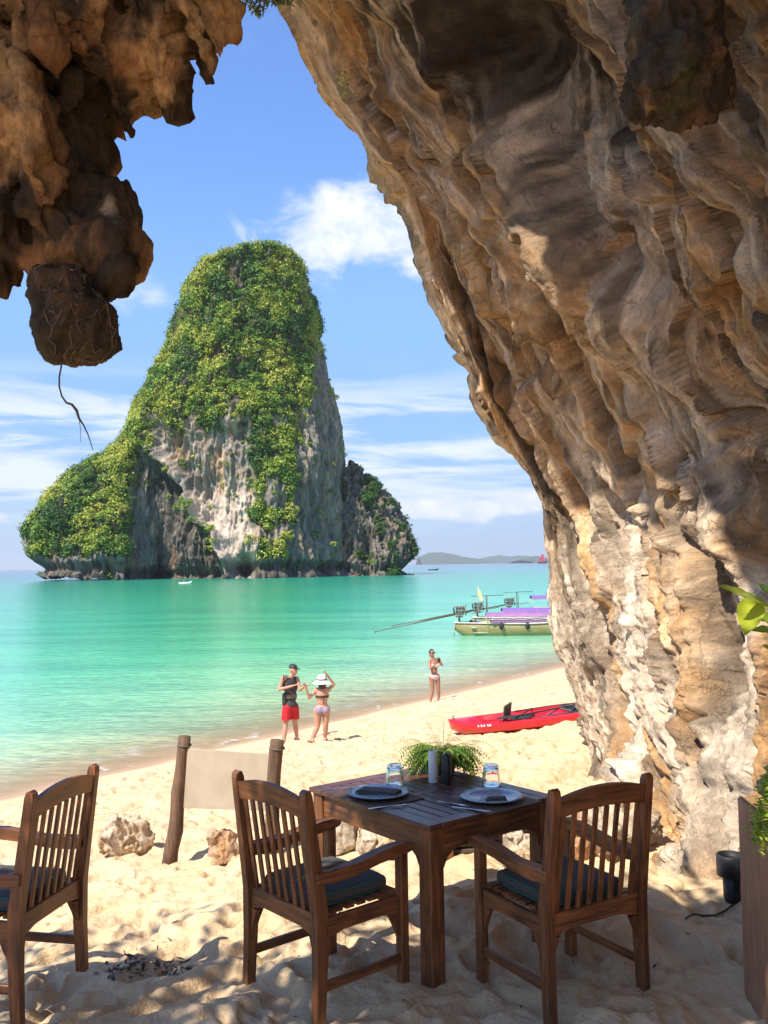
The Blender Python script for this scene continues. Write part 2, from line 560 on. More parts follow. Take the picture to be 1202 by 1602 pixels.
# ---- beach sand: one sheet, fine near the camera, out to the sea bed at the horizon
def build_sand():
    th = np.concatenate([np.linspace(-180, -40, 36)[:-1], np.linspace(-40, 40, 760), np.linspace(40, 180, 36)[1:]])
    th = np.radians(th)
    r = np.concatenate([np.linspace(0.3, 2.2, 10)[:-1], np.geomspace(2.2, 45, 820)[:-1], np.geomspace(45, 400, 60)[:-1], np.geomspace(400, 40000, 14)])
    T, Rr = np.meshgrid(th, r)
    X = Rr * np.sin(T); Y = Rr * np.cos(T)
    Z = ground_z(X.ravel(), Y.ravel()).reshape(X.shape)
    Z = np.maximum(Z, -60.0)
    F = grid_faces(*X.shape)[:, ::-1]
    V = np.stack([X, Y, Z], -1).reshape(-1, 3)
    m, t, b = new_mat('sand')
    geo = t.n('NewGeometry').outputs['Position']
    z = t.n('SeparateXYZ', ins={0: geo}).outputs[2]
    n1 = t.noise(geo, 1.3, 5, 0.55); n2 = t.noise(geo, 55.0, 5, 0.75); n3 = t.noise(geo, 9.0, 5, 0.65)
    n4 = t.noise(geo, 260.0, 3, 0.7)
    dry = t.mix(t.ramp(n1, 0.35, 0.7), (0.56, 0.395, 0.225), (0.64, 0.48, 0.29))
    dry = t.mix(t.math('MULTIPLY', t.ramp(n3, 0.55, 0.75), 0.30), dry, (0.46, 0.33, 0.19))
    dry = t.mix(t.math('MULTIPLY', t.ramp(n2, 0.58, 0.75), 0.4), dry, (0.38, 0.27, 0.16))
    dry = t.mix(t.math('MULTIPLY', t.ramp(n4, 0.56, 0.8), 0.4), dry, (0.74, 0.62, 0.46))
    wz = t.math('ADD', z, t.math('MULTIPLY', t.math('SUBTRACT', n1, 0.5), 0.12))
    wet = t.math('SUBTRACT', 1.0, t.ramp(wz, SEA + 0.10, SEA + 0.21))
    setc(t, b, 'Base Color', t.mix(wet, dry, (0.44, 0.27, 0.155)))
    setc(t, b, 'Roughness', t.math('SUBTRACT', 0.95, t.math('MULTIPLY', wet, 0.45)))
    b.inputs['Specular IOR Level'].default_value = 0.25
    nn = bump(t, b, n3, 0.85, 0.05)
    nn = bump(t, b, n2, 0.45, 0.006, nn)
    bump(t, b, n4, 0.35, 0.0016, nn)
    np_mesh('beach_sand', V, F, m, kind='structure')


build_sand()


# ---- sea
def build_sea():
    th = np.radians(np.concatenate([np.linspace(-90, -42, 14)[:-1], np.linspace(-42, 42, 420), np.linspace(42, 90, 14)[1:]]))
    r = np.concatenate([np.geomspace(9.0, 400, 420)[:-1], np.geomspace(400, 38000, 60)])
    T, Rr = np.meshgrid(th, r)
    X = Rr * np.sin(T); Y = Rr * np.cos(T)
    P = np.stack([X.ravel(), Y.ravel(), np.zeros(X.size)], 1)
    Z = SEA + (fbm(P * np.array([0.25, 0.8, 1]), 3) * 0.030 * np.exp(-Rr.ravel() / 90)).reshape(X.shape)
    bed = ground_z(P[:, 0], P[:, 1])
    depth = np.clip(SEA - bed, 0, None)
    s = -shore_s(P[:, 0], P[:, 1])
    rr = Rr.ravel()
    nn = fbm(P * np.array([0.012, 0.03, 1]) + 4, 4)
    nb = fbm(P * np.array([0.05, 0.11, 1]) + 9, 3)
    sc = s * (1 + 0.35 * nn) + nb * 2.0
    stops = [(-5, (.52, .40, .24)), (0.0, (.50, .42, .26)), (1.2, (.50, .50, .30)), (3.5, (.38, .52, .30)), (8, (.23, .51, .30)), (18, (.11, .46, .27)),
             (45, (.045, .38, .235)), (90, (.028, .32, .20)), (170, (.018, .27, .19)), (330, (.018, .20, .215)), (700, (.02, .11, .19)), (4000, (.02, .10, .19)), (40000, (.02, .10, .19))]
    xs = np.array([q[0] for q in stops]); cs = np.array([q[1] for q in stops])
    col = np.stack([np.interp(sc, xs, cs[:, k]) for k in range(3)], 1)
    g = np.exp(-(((P[:, 0] / np.maximum(P[:, 1], 1)) + 0.20 + nn * .05) / 0.13) ** 2) * sstep(rr, 25, 70) * (1 - sstep(rr, 320, 420))
    col = col * (1 - 0.45 * g[:, None]) + np.array([.03, .30, .10]) * 0.45 * g[:, None]  # island's green reflection painted into the water colour
    alpha = 1 - np.exp(-depth * 6.5)
    fn = fbm(P * np.array([1.1, 1.1, 1]) + 60, 3)
    for s0, wd_, am in ((.12, .10, .75), (1.15, .10, .45), (2.6, .12, .3)):
        fo = np.exp(-((s + fn * .9 - s0 + .25 * nb) / wd_) ** 2) * am * sstep(fbm(P * .35 + s0 * 9, 2), -.15, .15) * (rr < 80)
        col = col * (1 - fo[:, None]) + np.array([.82, .84, .80]) * fo[:, None]; alpha = np.maximum(alpha, fo)
    V = np.stack([X, Y, Z], -1).reshape(-1, 3)
    m, t, b = new_mat('sea_water')
    at = t.n('Attribute', attribute_name='Col')
    geo = t.n('NewGeometry').outputs['Position']
    pz = t.n('SeparateXYZ', ins={0: geo})
    dist = t.n('VectorMath', operation='LENGTH', ins={0: geo}).outputs['Value']
    v1 = t.mapping(geo, (0.55, 1.5, 1), rot=(0, 0, R(18)))
    w1 = t.noise(v1, 1.2, 4, 0.6, 0.6); w2 = t.noise(v1, 5.0, 4, 0.62, 0.3)
    v3 = t.mapping(geo, (0.05, 0.22, 1))
    w3 = t.noise(v3, 1.0, 6, 0.65, 0.4)
    cc = t.mix(1.0, at.outputs['Color'], t.mix(t.ramp(w3, 0.35, 0.65), (0.80, 0.86, 0.90), (1.22, 1.12, 1.08)), 'MULTIPLY')
    cc = t.mix(1.0, cc, t.mix(t.ramp(w2, 0.35, 0.65), (0.72, 0.82, 0.84), (1.25, 1.16, 1.14)), 'MULTIPLY')
    setc(t, b, 'Base Color', cc)
    b.inputs['Roughness'].default_value = 0.14
    b.inputs['IOR'].default_value = 1.33
    b.inputs['Specular IOR Level'].default_value = 0.24
    nn1 = bump(t, b, w1, 0.75, 0.14)
    bump(t, b, w2, 0.55, 0.045, nn1)
    tr = t.n('BsdfTransparent', ins={0: (0.92, 0.97, 0.94, 1)})
    mx = t.n('MixShader'); t.link(at.outputs['Alpha'], mx.inputs[0]); t.link(tr.outputs[0], mx.inputs[1]); t.link(b.outputs[0], mx.inputs[2])
    out = [n for n in t.t.nodes if n.bl_idname == 'ShaderNodeOutputMaterial'][0]
    t.link(mx.outputs[0], out.inputs[0])
    o = np_mesh('sea', V, grid_faces(*X.shape)[:, ::-1], m, cols=col, kind='structure')
    a = o.data.color_attributes['Col']
    buf = np.concatenate([col, alpha[:, None]], 1).astype(np.float32)
    a.data.foreach_set('color', buf.ravel())


build_sea()


# ---- rock pigments
PAL = {k: np.array(v) for k, v in dict(tan=(.54, .345, .17), pale=(.62, .52, .40), white=(.60, .545, .47), grey=(.21, .18, .14), dark=(.045, .034, .024),
                                       orange=(.56, .30, .11), brown=(.20, .105, .05), red=(.34, .13, .06), moss=(.16, .17, .06)).items()}


def blend(c, name, wgt):
    wgt = np.clip(wgt, 0, 1)[:, None]
    return c * (1 - wgt) + PAL[name] * wgt


# ---- right-hand cave wall: lofted over control points set out in space, then displaced
def build_wall():
    w_ = lambda a: [W(p[0], p[1], p[2] * YS) for p in a]
    rows = [
        w_([(938, 1262, 8.3), (990, 1300, 7.0), (1050, 1345, 5.95), (1098, 1420, 5.15), (1225, 1440, 4.6), (1500, 1500, 3.6)]),
        w_([(915, 1170, 8.4), (975, 1190, 7.5), (1040, 1215, 6.5), (1115, 1240, 5.5), (1240, 1240, 4.6), (1560, 1300, 3.5)]),
        w_([(885, 1065, 8.6), (960, 1060, 8.1), (1050, 1060, 7.0), (1150, 1060, 5.7), (1260, 1060, 4.6), (1600, 1100, 3.4)]),
        w_([(860, 930, 9.0), (940, 915, 8.4), (1040, 905, 7.2), (1150, 900, 5.7), (1290, 890, 4.5), (1700, 900, 3.2)]),
        w_([(852, 795, 9.1), (905, 790, 8.7), (1010, 780, 7.3), (1140, 770, 5.8), (1300, 760, 4.45), (1760, 740, 3.1)]),
        w_([(748, 640, 8.9), (820, 640, 8.5), (930, 630, 7.3), (1090, 620, 5.8), (1280, 600, 4.4), (1800, 560, 3.0)]),
        w_([(664, 460, 8.6), (745, 470, 8.2), (870, 470, 7.0), (1045, 465, 5.7), (1250, 440, 4.35), (1800, 300, 2.9)]),
        w_([(605, 290, 8.5), (690, 330, 7.9), (790, 330, 7.1), (985, 330, 5.7), (1210, 300, 4.4), (1740, 60, 2.9)]),
        w_([(512, 150, 8.6), (610, 190, 7.9), (700, 180, 7.3), (900, 180, 5.9), (1150, 150, 4.5), (1650, -180, 2.9)]),
        w_([(450, 0, 8.3), (530, 0, 7.7), (615, 0, 7.1), (800, 0, 6.1), (1040, -10, 4.7), (1500, -420, 3.0)]),
        w_([(352, -160, 7.8), (430, -190, 7.2), (520, -200, 6.6), (720, -240, 5.5), (960, -290, 4.3), (1400, -900, 2.6)]),
        [(-1.7, 7.4, 10.2), (-1.3, 6.9, 9.8), (-.7, 6.1, 9.2), (.3, 4.9, 8.3), (1.2, 3.7, 7.3), (2.2, 1.8, 6.6)],
        [(-2.1, 7.8, 10.8), (-1.8, 7.1, 10.4), (-1.5, 6.0, 9.8), (-1.15, 4.5, 9.0), (-1.1, 2.8, 8.4), (-1.1, .3, 7.6)],  # unseen roof edge, shaped to keep sun off the upper wall
    ]
    gz_ = [-.3, .6, 1.4, 2.2, 2.9, 3.6, 4.3, 4.8, 5.2, 5.6, 6.1, 6.6, 7.2]
    gx = [3.3, 3.4, 3.4, 3.35, 3.3, 3.2, 3.1, 3.0, 2.8, 2.6, 2.4, 2.2, .2]
    full = []
    for i, r in enumerate(rows):
        r = [np.array(p, float) for p in r]
        e = r[0]
        full.append([e + np.array([2.6, 4.0, 0.5]), e + np.array([0.75, 1.3, 0.15])] + r + [np.array([gx[i], -.6, gz_[i]]), np.array([gx[i] + 1.2, -3.0, gz_[i]])])
    G = np.array(full)                                     # rows x cols x 3
    nv, nu = 940, 620
    ts = np.concatenate([np.linspace(0, 1, 24)[:-1], np.linspace(1, 2.0, 60)[:-1], np.linspace(2.0, 6.2, 480)[:-1], np.linspace(6.2, 9, nu - 24 - 60 - 480 + 3)])
    Mv = cr_matrix(G.shape[0], nv); Mu = cr_matrix(G.shape[1], len(ts), ts=ts)
    P = np.einsum('ia,jb,abk->ijk', Mv, Mu, G)
    nu = len(ts)
    u = np.tile(ts[None] / 9.0, (nv, 1)); v = np.tile(np.linspace(0, 1, nv)[:, None], (1, nu))
    N = grid_normals(P)
    # make normals face the cave side (towards x-, y-)
    if (N[nv // 2, nu // 2] @ np.array([-1, -0.6, 0])) < 0: N = -N
    pos = P.reshape(-1, 3); uu = u.ravel(); vv = v.ravel()
    # strata coordinates: across-strata from u, along-strata compressed
    A = np.stack([uu * 9.0, vv * 9.0 * .30, np.zeros_like(uu)], 1)
    warp = fbm(A * np.array([1.0, 1.1, 1]) + 2, 3)
    S = np.stack([A[:, 0] + warp * 0.42 + 0.35 * A[:, 1], A[:, 1] * 0.9 + warp * .2, np.zeros_like(uu)], 1)
    low = sstep(0.28 - vv, -0.06, 0.10)                   # foot of the wall
    d = fbm(S * np.array([1.0, 0.9, 1]) + 3, 2) * 0.62
    d += (ridged(S * np.array([1.9, .9, 1]) + 7, 3) - 0.55) * 0.34
    fold = ridged(S * np.array([4.6, 1.5, 1]) + 1, 4) - 0.5
    d += fold * 0.15
    fl = np.abs(perlin(S * np.array([9.5, 2.2, 1]) + warp[:, None] * .8 + 4.4))
    d += (fl - .3) * 0.045
    # overlapping plates: sawtooth terraces across the strata
    q = S[:, 0] * 2.3 + fbm(A * np.array([1.0, 1.5, 1]) + 20, 3) * 1.5
    saw = (q - np.floor(q)); d += (saw ** 1.6 - 0.4) * 0.13 * (1 - .4 * low)
    q2 = S[:, 0] * 6.5 + S[:, 1] * 1.0 + fbm(A * np.array([2.0, 2.6, 1]) + 40, 3) * 1.3
    d += ((q2 - np.floor(q2)) ** 1.5 - 0.4) * 0.035
    crack = sstep(ridged(np.stack([S[:, 0] * 2.2, S[:, 1] * 1.6, pos[:, 2] * .15], 1) + 13, 2), 0.90, 0.985) * sstep(fbm(A * 1.6 + 50, 2), -.2, .2)
    d -= crack * 0.20
    x3 = pos + 0.0
    d += fbm(x3 * 1.6 + 5, 3) * 0.16
    d += fbm(x3 * 7.0 + 15, 4) * (0.022 + 0.060 * low)
    pits = sstep(-perlin(x3 * np.array([4.2, 4.2, 2.6]) + 31), 0.38, 0.75) * sstep(fbm(x3 * 1.1 + 60, 2), -0.25, 0.2)
    d -= pits * 0.13
    sp = perlin(x3 * 16 + 3); d += sp * 0.007 * (1 + 2.2 * low)
    # the deep hollow under the roof and the shelf line that bounds it
    hol = np.exp(-((uu * 9 - 4.5) / 0.5) ** 2 - ((vv * 12 - 8.5) / 1.0) ** 2)
    d -= hol * 0.9
    hol2 = np.exp(-((uu * 9 - 5.3) / 0.35) ** 2 - ((vv * 12 - 4.2) / 0.9) ** 2)
    d -= hol2 * 0.35
    crest = 4.0 + .85 * sstep(8.8 - vv * 12, 0, 6) + warp * .35
    d -= .42 * sstep(uu * 9 - crest, 0, .16) * sstep(vv * 12, 2.2, 3.6) * (1 - .6 * sstep(uu * 9, 5.2, 6.5))
    d += .22 * np.exp(-((uu * 9 - crest + .12) / .22) ** 2) * sstep(vv * 12, 2.2, 3.6)
    groove = np.zeros_like(uu)
    for k, (u0, sl_, v0, v1, dp_) in enumerate([(2.35, .05, 4.5, 10.5, .16), (2.75, .10, 2.5, 8.6, .24), (3.2, .16, 5.0, 10.5, .22), (3.45, .10, 1.5, 6.2, .26), (4.3, .12, .8, 5.0, .28), (5.2, .16, 1.0, 7.5, .26), (5.7, .10, 3.5, 9.5, .24), (6.1, .10, .5, 6.0, .2), (4.9, .05, 5.5, 10.0, .2)]):
        vr = vv * 12; c0_ = u0 + sl_ * (6 - vr) + warp * .5 + .16 * fbm(np.stack([vr * .9, vr * 0 + k * 5.1, vr * 0], 1), 3)
        q_ = uu * 9 - c0_; wdt = .05 + .05 * fbm(np.stack([vr * 1.3, vr * 0 + k * 3.7, vr * 0 + 9], 1), 2)
        g_ = (sstep(q_, -.03, .0) * np.exp(-np.clip(q_, 0, None) / np.clip(wdt * 2.2, .03, 1))) * sstep(vr, v0 - .4, v0 + .6) * (1 - sstep(vr, v1 - .6, v1 + .4))
        groove = np.maximum(groove, g_ * dp_ / .28); d -= g_ * dp_
    slab = fbm(x3 * np.array([.55, .55, .4]) + 120, 3); d += (sstep(slab, -.02, .05) - .5) * .16
    edge = np.exp(-((uu * 9 - 2.0) / 0.28) ** 2)          # keep the outline near its measured place
    d = d * (1 - 0.55 * edge) - 0.02
    Pd = P + N * d.reshape(nv, nu, 1)
    # pigments
    a1 = fbm(S * np.array([2.6, 1.3, 1]) + 70, 4); a2 = fbm(S * np.array([7.5, 2.4, 1]) + 80, 4)
    a3 = fbm(x3 * 1.4 + 90, 4); a4 = ridged(S * np.array([9.0, 2.4, 1]) + 33, 3); a5 = fbm(x3 * 5 + 99, 4)
    c = np.tile(PAL['tan'], (len(uu), 1))
    c = blend(c, 'pale', sstep(a1, -.20, .20) * .85)
    c = blend(c, 'orange', sstep(a3, 0.08, .45) * .42 * sstep(vv, .18, .4))
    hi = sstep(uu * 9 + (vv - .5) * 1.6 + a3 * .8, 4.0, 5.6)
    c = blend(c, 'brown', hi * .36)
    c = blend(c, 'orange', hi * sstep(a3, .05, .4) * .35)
    lowp = 1 - sstep(pos[:, 2] + a3 * 1.6, 1.5, 4.2)
    c = blend(c, 'white', lowp * sstep(a1 + .15 * a5, -.30, .20) * .85 * (1 - .6 * hi))
    c = blend(c, 'grey', sstep(a2, .12, .42) * .65)
    c = blend(c, 'grey', sstep(a4, .72, .93) * .5)
    c = blend(c, 'dark', sstep(a2 + .35 * a5, .30, .58) * .70)
    top = sstep(vv * 12 + a3, 7.0, 8.5) * (1 - sstep(uu * 9 + a3 * .4, 3.2, 3.8))
    c = blend(c, 'grey', top * sstep(a1, -.05, .25) * .7)
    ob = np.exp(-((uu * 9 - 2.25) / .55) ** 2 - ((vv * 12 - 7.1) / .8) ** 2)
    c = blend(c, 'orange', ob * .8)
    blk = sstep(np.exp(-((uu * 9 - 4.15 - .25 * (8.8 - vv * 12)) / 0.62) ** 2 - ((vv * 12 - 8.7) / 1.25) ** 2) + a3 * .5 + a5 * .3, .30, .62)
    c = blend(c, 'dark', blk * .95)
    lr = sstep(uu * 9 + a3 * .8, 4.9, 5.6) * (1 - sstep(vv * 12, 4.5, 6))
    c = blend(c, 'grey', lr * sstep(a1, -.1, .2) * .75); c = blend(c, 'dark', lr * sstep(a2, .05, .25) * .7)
    c = blend(c, 'dark', crack * .5)
    c = blend(c, 'dark', sstep(groove + .5 * a5, .25, .8) * .6)
    L1 = ridged(S * np.array([5.0, .9, 1]) + 133, 4); L2 = fbm(S * np.array([14., 1.8, 1]) + 150, 4)
    mid = sstep(vv * 12, 2.8, 4.2)
    c = blend(c, 'dark', sstep(L1 + .35 * a5, .72, .90) * .72 * mid)
    c = blend(c, 'pale', sstep(L2 + .2 * a5, .08, .28) * .65 * mid * (1 - .5 * hi))
    c = blend(c, 'grey', sstep(-L2 + .2 * a5, .08, .26) * .6 * mid)
    c = blend(c, 'moss', sstep(a5 + a3, .45, .8) * .35 * hi)
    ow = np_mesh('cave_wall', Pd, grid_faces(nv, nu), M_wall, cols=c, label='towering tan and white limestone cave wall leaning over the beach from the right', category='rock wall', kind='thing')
    at = ow.data.attributes.new('strata', 'FLOAT_VECTOR', 'POINT'); at.data.foreach_set('vector', np.stack([A[:, 0] + .35 * A[:, 1] + warp * .16 + slab * .08, A[:, 1] + slab * .1, slab * .4], 1).astype(np.float32).ravel())
    return ow


cave_wall = build_wall()


def colour_blob(V, N, kind):
    a = fbm(V * np.array([2.2, 2.2, 1.1]) + 11, 4); b_ = fbm(V * np.array([5.5, 5.5, 2.2]) + 23, 4); c_ = fbm(V * 11 + 3, 3)
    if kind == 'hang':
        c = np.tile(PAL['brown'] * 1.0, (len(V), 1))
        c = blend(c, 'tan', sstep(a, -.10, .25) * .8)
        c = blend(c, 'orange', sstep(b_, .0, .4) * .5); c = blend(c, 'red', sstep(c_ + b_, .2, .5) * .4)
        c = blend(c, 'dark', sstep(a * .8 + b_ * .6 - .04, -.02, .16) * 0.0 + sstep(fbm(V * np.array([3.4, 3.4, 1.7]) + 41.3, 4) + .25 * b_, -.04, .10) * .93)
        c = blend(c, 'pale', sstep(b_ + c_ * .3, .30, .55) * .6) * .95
    elif kind == 'knob':
        c = np.tile(PAL['dark'] * 1.5, (len(V), 1))
        c = blend(c, 'brown', sstep(b_, -.05, .35) * .75)
        c = blend(c, 'moss', sstep(a, .25, .5) * .25)
        c = blend(c, 'tan', sstep(c_ + b_, .45, .7) * .5)
        c = c * .8
    else:
        V = V * 1.6; c = np.tile(PAL['pale'], (len(V), 1)) * .9
        c = blend(c, 'tan', sstep(a, -.2, .3) * .7)
        c = blend(c, 'grey', sstep(b_, .0, .4) * .6)
        c = blend(c, 'white', sstep(c_, .15, .5) * .5)
        if kind == 'redrock': c = blend(c, 'red', 0.35 + 0 * a); c = blend(c, 'orange', sstep(b_, -.1, .3) * .4)
    return c


def rock_from(bm, voxel, amp, name, mat, look, parent=None, freq=1.0, z_stretch=0.7, crag=0.0, **kw):
    V, N, F = fuse(bm, voxel, 7 if crag else 5)
    Q = V * np.array([1, 1, z_stretch]) * freq
    d = fbm(Q * 1.6 + 4, 4) * amp + (ridged(Q * 3.1 + 8, 4) - .5) * amp * .55 - sstep(-perlin(Q * 5 + 2), .35, .8) * amp * .35
    d += fbm(Q * 11 + 6, 3) * amp * .16
    if crag:
        wv = fbm(V * 2.2 + 40, 3)
        q = V[:, 0] * 3.2 - V[:, 2] * 1.0 + V[:, 1] * 1.6 + wv * 1.6; d += ((q - np.floor(q)) ** 1.8 - .35) * crag
        q = V[:, 0] * 8.5 + V[:, 2] * 2.2 + fbm(V * 3.4 + 50, 3) * 1.5; d += ((q - np.floor(q)) ** 1.5 - .4) * crag * .42
        d -= sstep(-perlin(V * np.array([6, 6, 3.4]) + 12), .30, .62) * crag * .7
        d += (np.abs(perlin(V * np.array([15, 15, 6.]) + 2)) - .3) * crag * .3 + perlin(V * 30) * crag * .07
    V = V + N * d[:, None]
    return np_mesh(name, V, F, mat, parent, cols=colour_blob(V, N, look), **kw)


def ellW(bm, px, py, Y, rx, rz, ry=None, sub=3, tilt=0.0, YS=1.19):
    """ellipsoid centred in space, radii given by its size seen at that distance"""
    Y *= YS
    if ry and ry > 5: ry = ry * Y / FPX
    k = Y / FPX
    ell(bm, W(px, py, Y), (rx * k, (ry if ry else (rx + rz) / 2 * k), rz * k), sub, Matrix.Rotation(tilt, 3, 'Y'))


# ---- hanging rock mass at the upper left
YH = 0.96
def build_hanging():
    t = thing('hanging_rock', 'dark brown hanging limestone mass with rounded lobes at the upper left', 'rock formation', (0, 0, 0))
    bm = bmesh.new()
    for a in [(160, 395, 3.15, 58, 72, 60), (175, 350, 3.2, 40, 62, 60), (110, 330, 3.2, 55, 90, 60), (105, 400, 3.15, 55, 60, 60), (60, 400, 3.2, 22, 62, 40), (185, 440, 3.1, 18, 35, 30),
              (8, 360, 3.15, 40, 92, 60), (-45, 330, 3.2, 60, 120, 70), (30, 250, 3.3, 85, 110, 90), (100, 205, 3.3, 72, 75, 90), (140, 232, 3.3, 44, 38, 60),
              (130, 120, 3.4, 105, 100, 110), (205, 110, 3.45, 70, 62, 80), (255, 62, 3.5, 50, 78, 70), (230, 30, 3.5, 100, 80, 90), (300, 30, 3.5, 60, 62, 60), (340, 22, 3.5, 42, 45, 45), (346, 75, 3.45, 17, 22, 16),
              (20, 60, 3.4, 160, 140, 140), (-120, 160, 3.4, 150, 220, 150), (120, -80, 3.5, 280, 110, 170), (300, -95, 3.6, 95, 100, 100), (-60, -160, 3.6, 260, 160, 190)]:
        px, py, Y, rx, rz, ry = a
        ellW(bm, px, py, Y, rx, rz, ry, YS=YH)
    for c_, r_ in [((-2.1, 2.85, 5.35), (.85, .8, .8)), ((-1.9, 3.0, 5.9), (.9, .8, .8)), ((-1.5, 3.0, 6.3), (1.1, .8, .8)), ((-2.6, 2.5, 6.1), (.9, .8, .9)), ((-1.0, 3.1, 6.7), (1.0, .7, .7))]: ell(bm, [c_[0] * .8, c_[1] * .8, 2.15 + (c_[2] - 2.15) * .8], [q * .8 for q in r_])  # added lobes out of view, keeping sun off the hanging rock
    # thin flowstone fins and drips along the underside
    rs = random.Random(4)
    for i in range(34):
        px, py = rs.uniform(-10, 330), rs.uniform(30, 420)
        if px > 200 and py > 80 + (350 - px) * .6: continue
        if py > 470 - px * .1 or (px > 105 and 150 < py < 340) or px > 300: continue
        ellW(bm, px, py - 30, 2.98 + rs.uniform(-.04, .10) + .0008 * px, rs.uniform(14, 34), rs.uniform(55, 120), .13 * rs.uniform(.8, 1.6), 2, rs.uniform(-.45, -.05), YS=YH)
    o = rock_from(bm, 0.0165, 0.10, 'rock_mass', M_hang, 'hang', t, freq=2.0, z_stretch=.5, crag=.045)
    bm = bmesh.new()
    for a in [(116, 508, 3.05, 60, 56, .18), (92, 520, 3.05, 37, 46, .16), (142, 526, 3.05, 37, 44, .16), (115, 478, 3.08, 52, 40, .16), (118, 535, 3.05, 50, 34, .15), (92, 490, 3.05, 34, 34, .14), (146, 495, 3.05, 30, 36, .14), (92, 455, 3.08, 34, 34, .16), (120, 450, 3.08, 40, 30, .16), (75, 475, 3.06, 22, 26, .12)]:
        px, py, Y, rx, rz, ry = a
        ellW(bm, px, py, Y, rx, rz, ry, YS=YH)
    k = rock_from(bm, 0.011, 0.03, 'root_covered_knob', M_hang, 'knob', t, freq=4.0, z_stretch=1, crag=.010)
    kv = np.empty(len(k.data.vertices) * 3, np.float32); k.data.vertices.foreach_get('co', kv); kv = kv.reshape(-1, 3).astype(float)
    # matted roots over the knob
    bm = bmesh.new(); c0 = Vector(W(114, 508, 3.05 * YH)); kk = 3.05 * YH / FPX
    kd = kv - np.array(c0); kr = np.linalg.norm(kd, axis=1); kd /= kr[:, None]
    for i in range(95):
        a = random.uniform(0, 2 * math.pi); b_ = random.uniform(-1.2, 1.2); pts = []
        for s in range(7):
            d = Vector((math.cos(a) * math.cos(b_), math.sin(a) * math.cos(b_), math.sin(b_)))
            pts.append(c0 + d * (float(kr[np.argmax(kd @ np.array(d))]) + .002))
            a += random.uniform(-.16, .16); b_ += random.uniform(-.22, .12)
        tube(bm, pts, [random.uniform(.0012, .0026)] * 7, 4, False)
    bm_obj('root_mat', bm, simple('dry_root', (.15, .10, .06), (.05, .035, .025), 30), t, kind='stuff')
    pts = [(101, 535), (98, 556), (97, 568), (93, 590), (93, 605), (97, 620), (104, 630), (113, 633), (120, 642), (124, 655), (131, 665), (138, 680), (146, 705)]
    bm = bmesh.new(); tube(bm, [W(p[0], p[1], 3.02 * YH) for p in pts], [.003, .003, .003, .003, .003, .003, .0036, .004, .0048, .004, .0025, .002, .0012], 6)
    tube(bm, [W(p[0], p[1], 3.02 * YH) for p in [(124, 655), (126, 670), (126, 692)]], [.0012, .001, .0006], 4)
    bm_obj('hanging_root', bm, simple('root_bark', (.10, .075, .05), (.04, .03, .022), 40), None, True, label='thin crooked root dangling below the dark knob of hanging rock', category='root')


build_hanging()

# ---- blunt stalactite under the roof, upper right
bm = bmesh.new()
for a in [(1066, 118, 4.05, 80, 84, 75), (1060, 60, 4.1, 76, 90, 75), (1055, -40, 4.2, 82, 120, 80), (1020, 150, 4.05, 36, 36, 40), (1050, -160, 4.4, 130, 110, 110)]:
    ellW(bm, a[0], a[1], a[2], a[3], a[4], a[5])
rock_from(bm, 0.018, 0.06, 'stalactite', M_hang, 'knob', None, freq=2.2, crag=.05, label='blunt dark stalactite hanging from the cave roof at the upper right', category='stalactite', kind='thing')


# ---- boulders on the sand
def boulder(px, py, wpx, hpx, label, kind='rock', seed=0, grp=None):
    p = on_ground(px, py); k = p[1] / FPX; rs = random.Random(seed)
    bm = bmesh.new()
    ww, hh = wpx * k / 2, hpx * k
    yc = p[1] + ww * .6
    zc = gz(p[0], yc)
    base = Vector((p[0], yc, zc + hh * .38))
    ell(bm, base - Vector((0, 0, hh * .08)), (ww * .92, ww * .62, hh * .48))
    for i in range(5):
        o = Vector((rs.uniform(-.55, .55) * ww, rs.uniform(-.4, .3) * ww, rs.uniform(-.1, .34) * hh))
        q = rs.uniform(.3, .5)
        box(bm, base + o, (ww * q * 1.7, ww * q * 1.5, hh * q * 1.5), 0, Matrix.Rotation(rs.uniform(0, 3), 3, 'Z') @ Matrix.Rotation(rs.uniform(-.6, .6), 3, 'X'))
    return rock_from(bm, max(ww, hh) * .036, ww * .15, 'boulder', M_boulder, kind, None, freq=1.3 / ww * .6, crag=ww * .13, label=label, category='rock', group=grp)


g_b = 'boulders scattered along the top of the beach'
boulder(190, 1341, 92, 62, 'pale pitted boulder on the sand beside the left chair back', 'rock', 3, g_b)
boulder(348, 1338, 52, 44, 'small reddish boulder at the foot of the signboard', 'redrock', 5, g_b)
boulder(524, 1342, 78, 76, 'upright mottled boulder under the left corner of the table', 'rock', 8, g_b)
boulder(600, 1342, 92, 50, 'broad grey boulder under the middle of the table', 'rock', 12, g_b)
boulder(806, 1332, 104, 52, 'long pale boulder seen under the right end of the table', 'rock', 21, g_b)
boulder(826, 1352, 84, 40, 'low tan boulder in front of the long pale one behind the right chair arm', 'rock', 25, g_b)
boulder(985, 1342, 130, 100, 'big pale boulder seen through the slats of the right chair', 'rock', 31, g_b)
boulder(905, 1335, 70, 66, 'orange brown boulder behind the left slats of the right chair', 'redrock', 33, g_b)


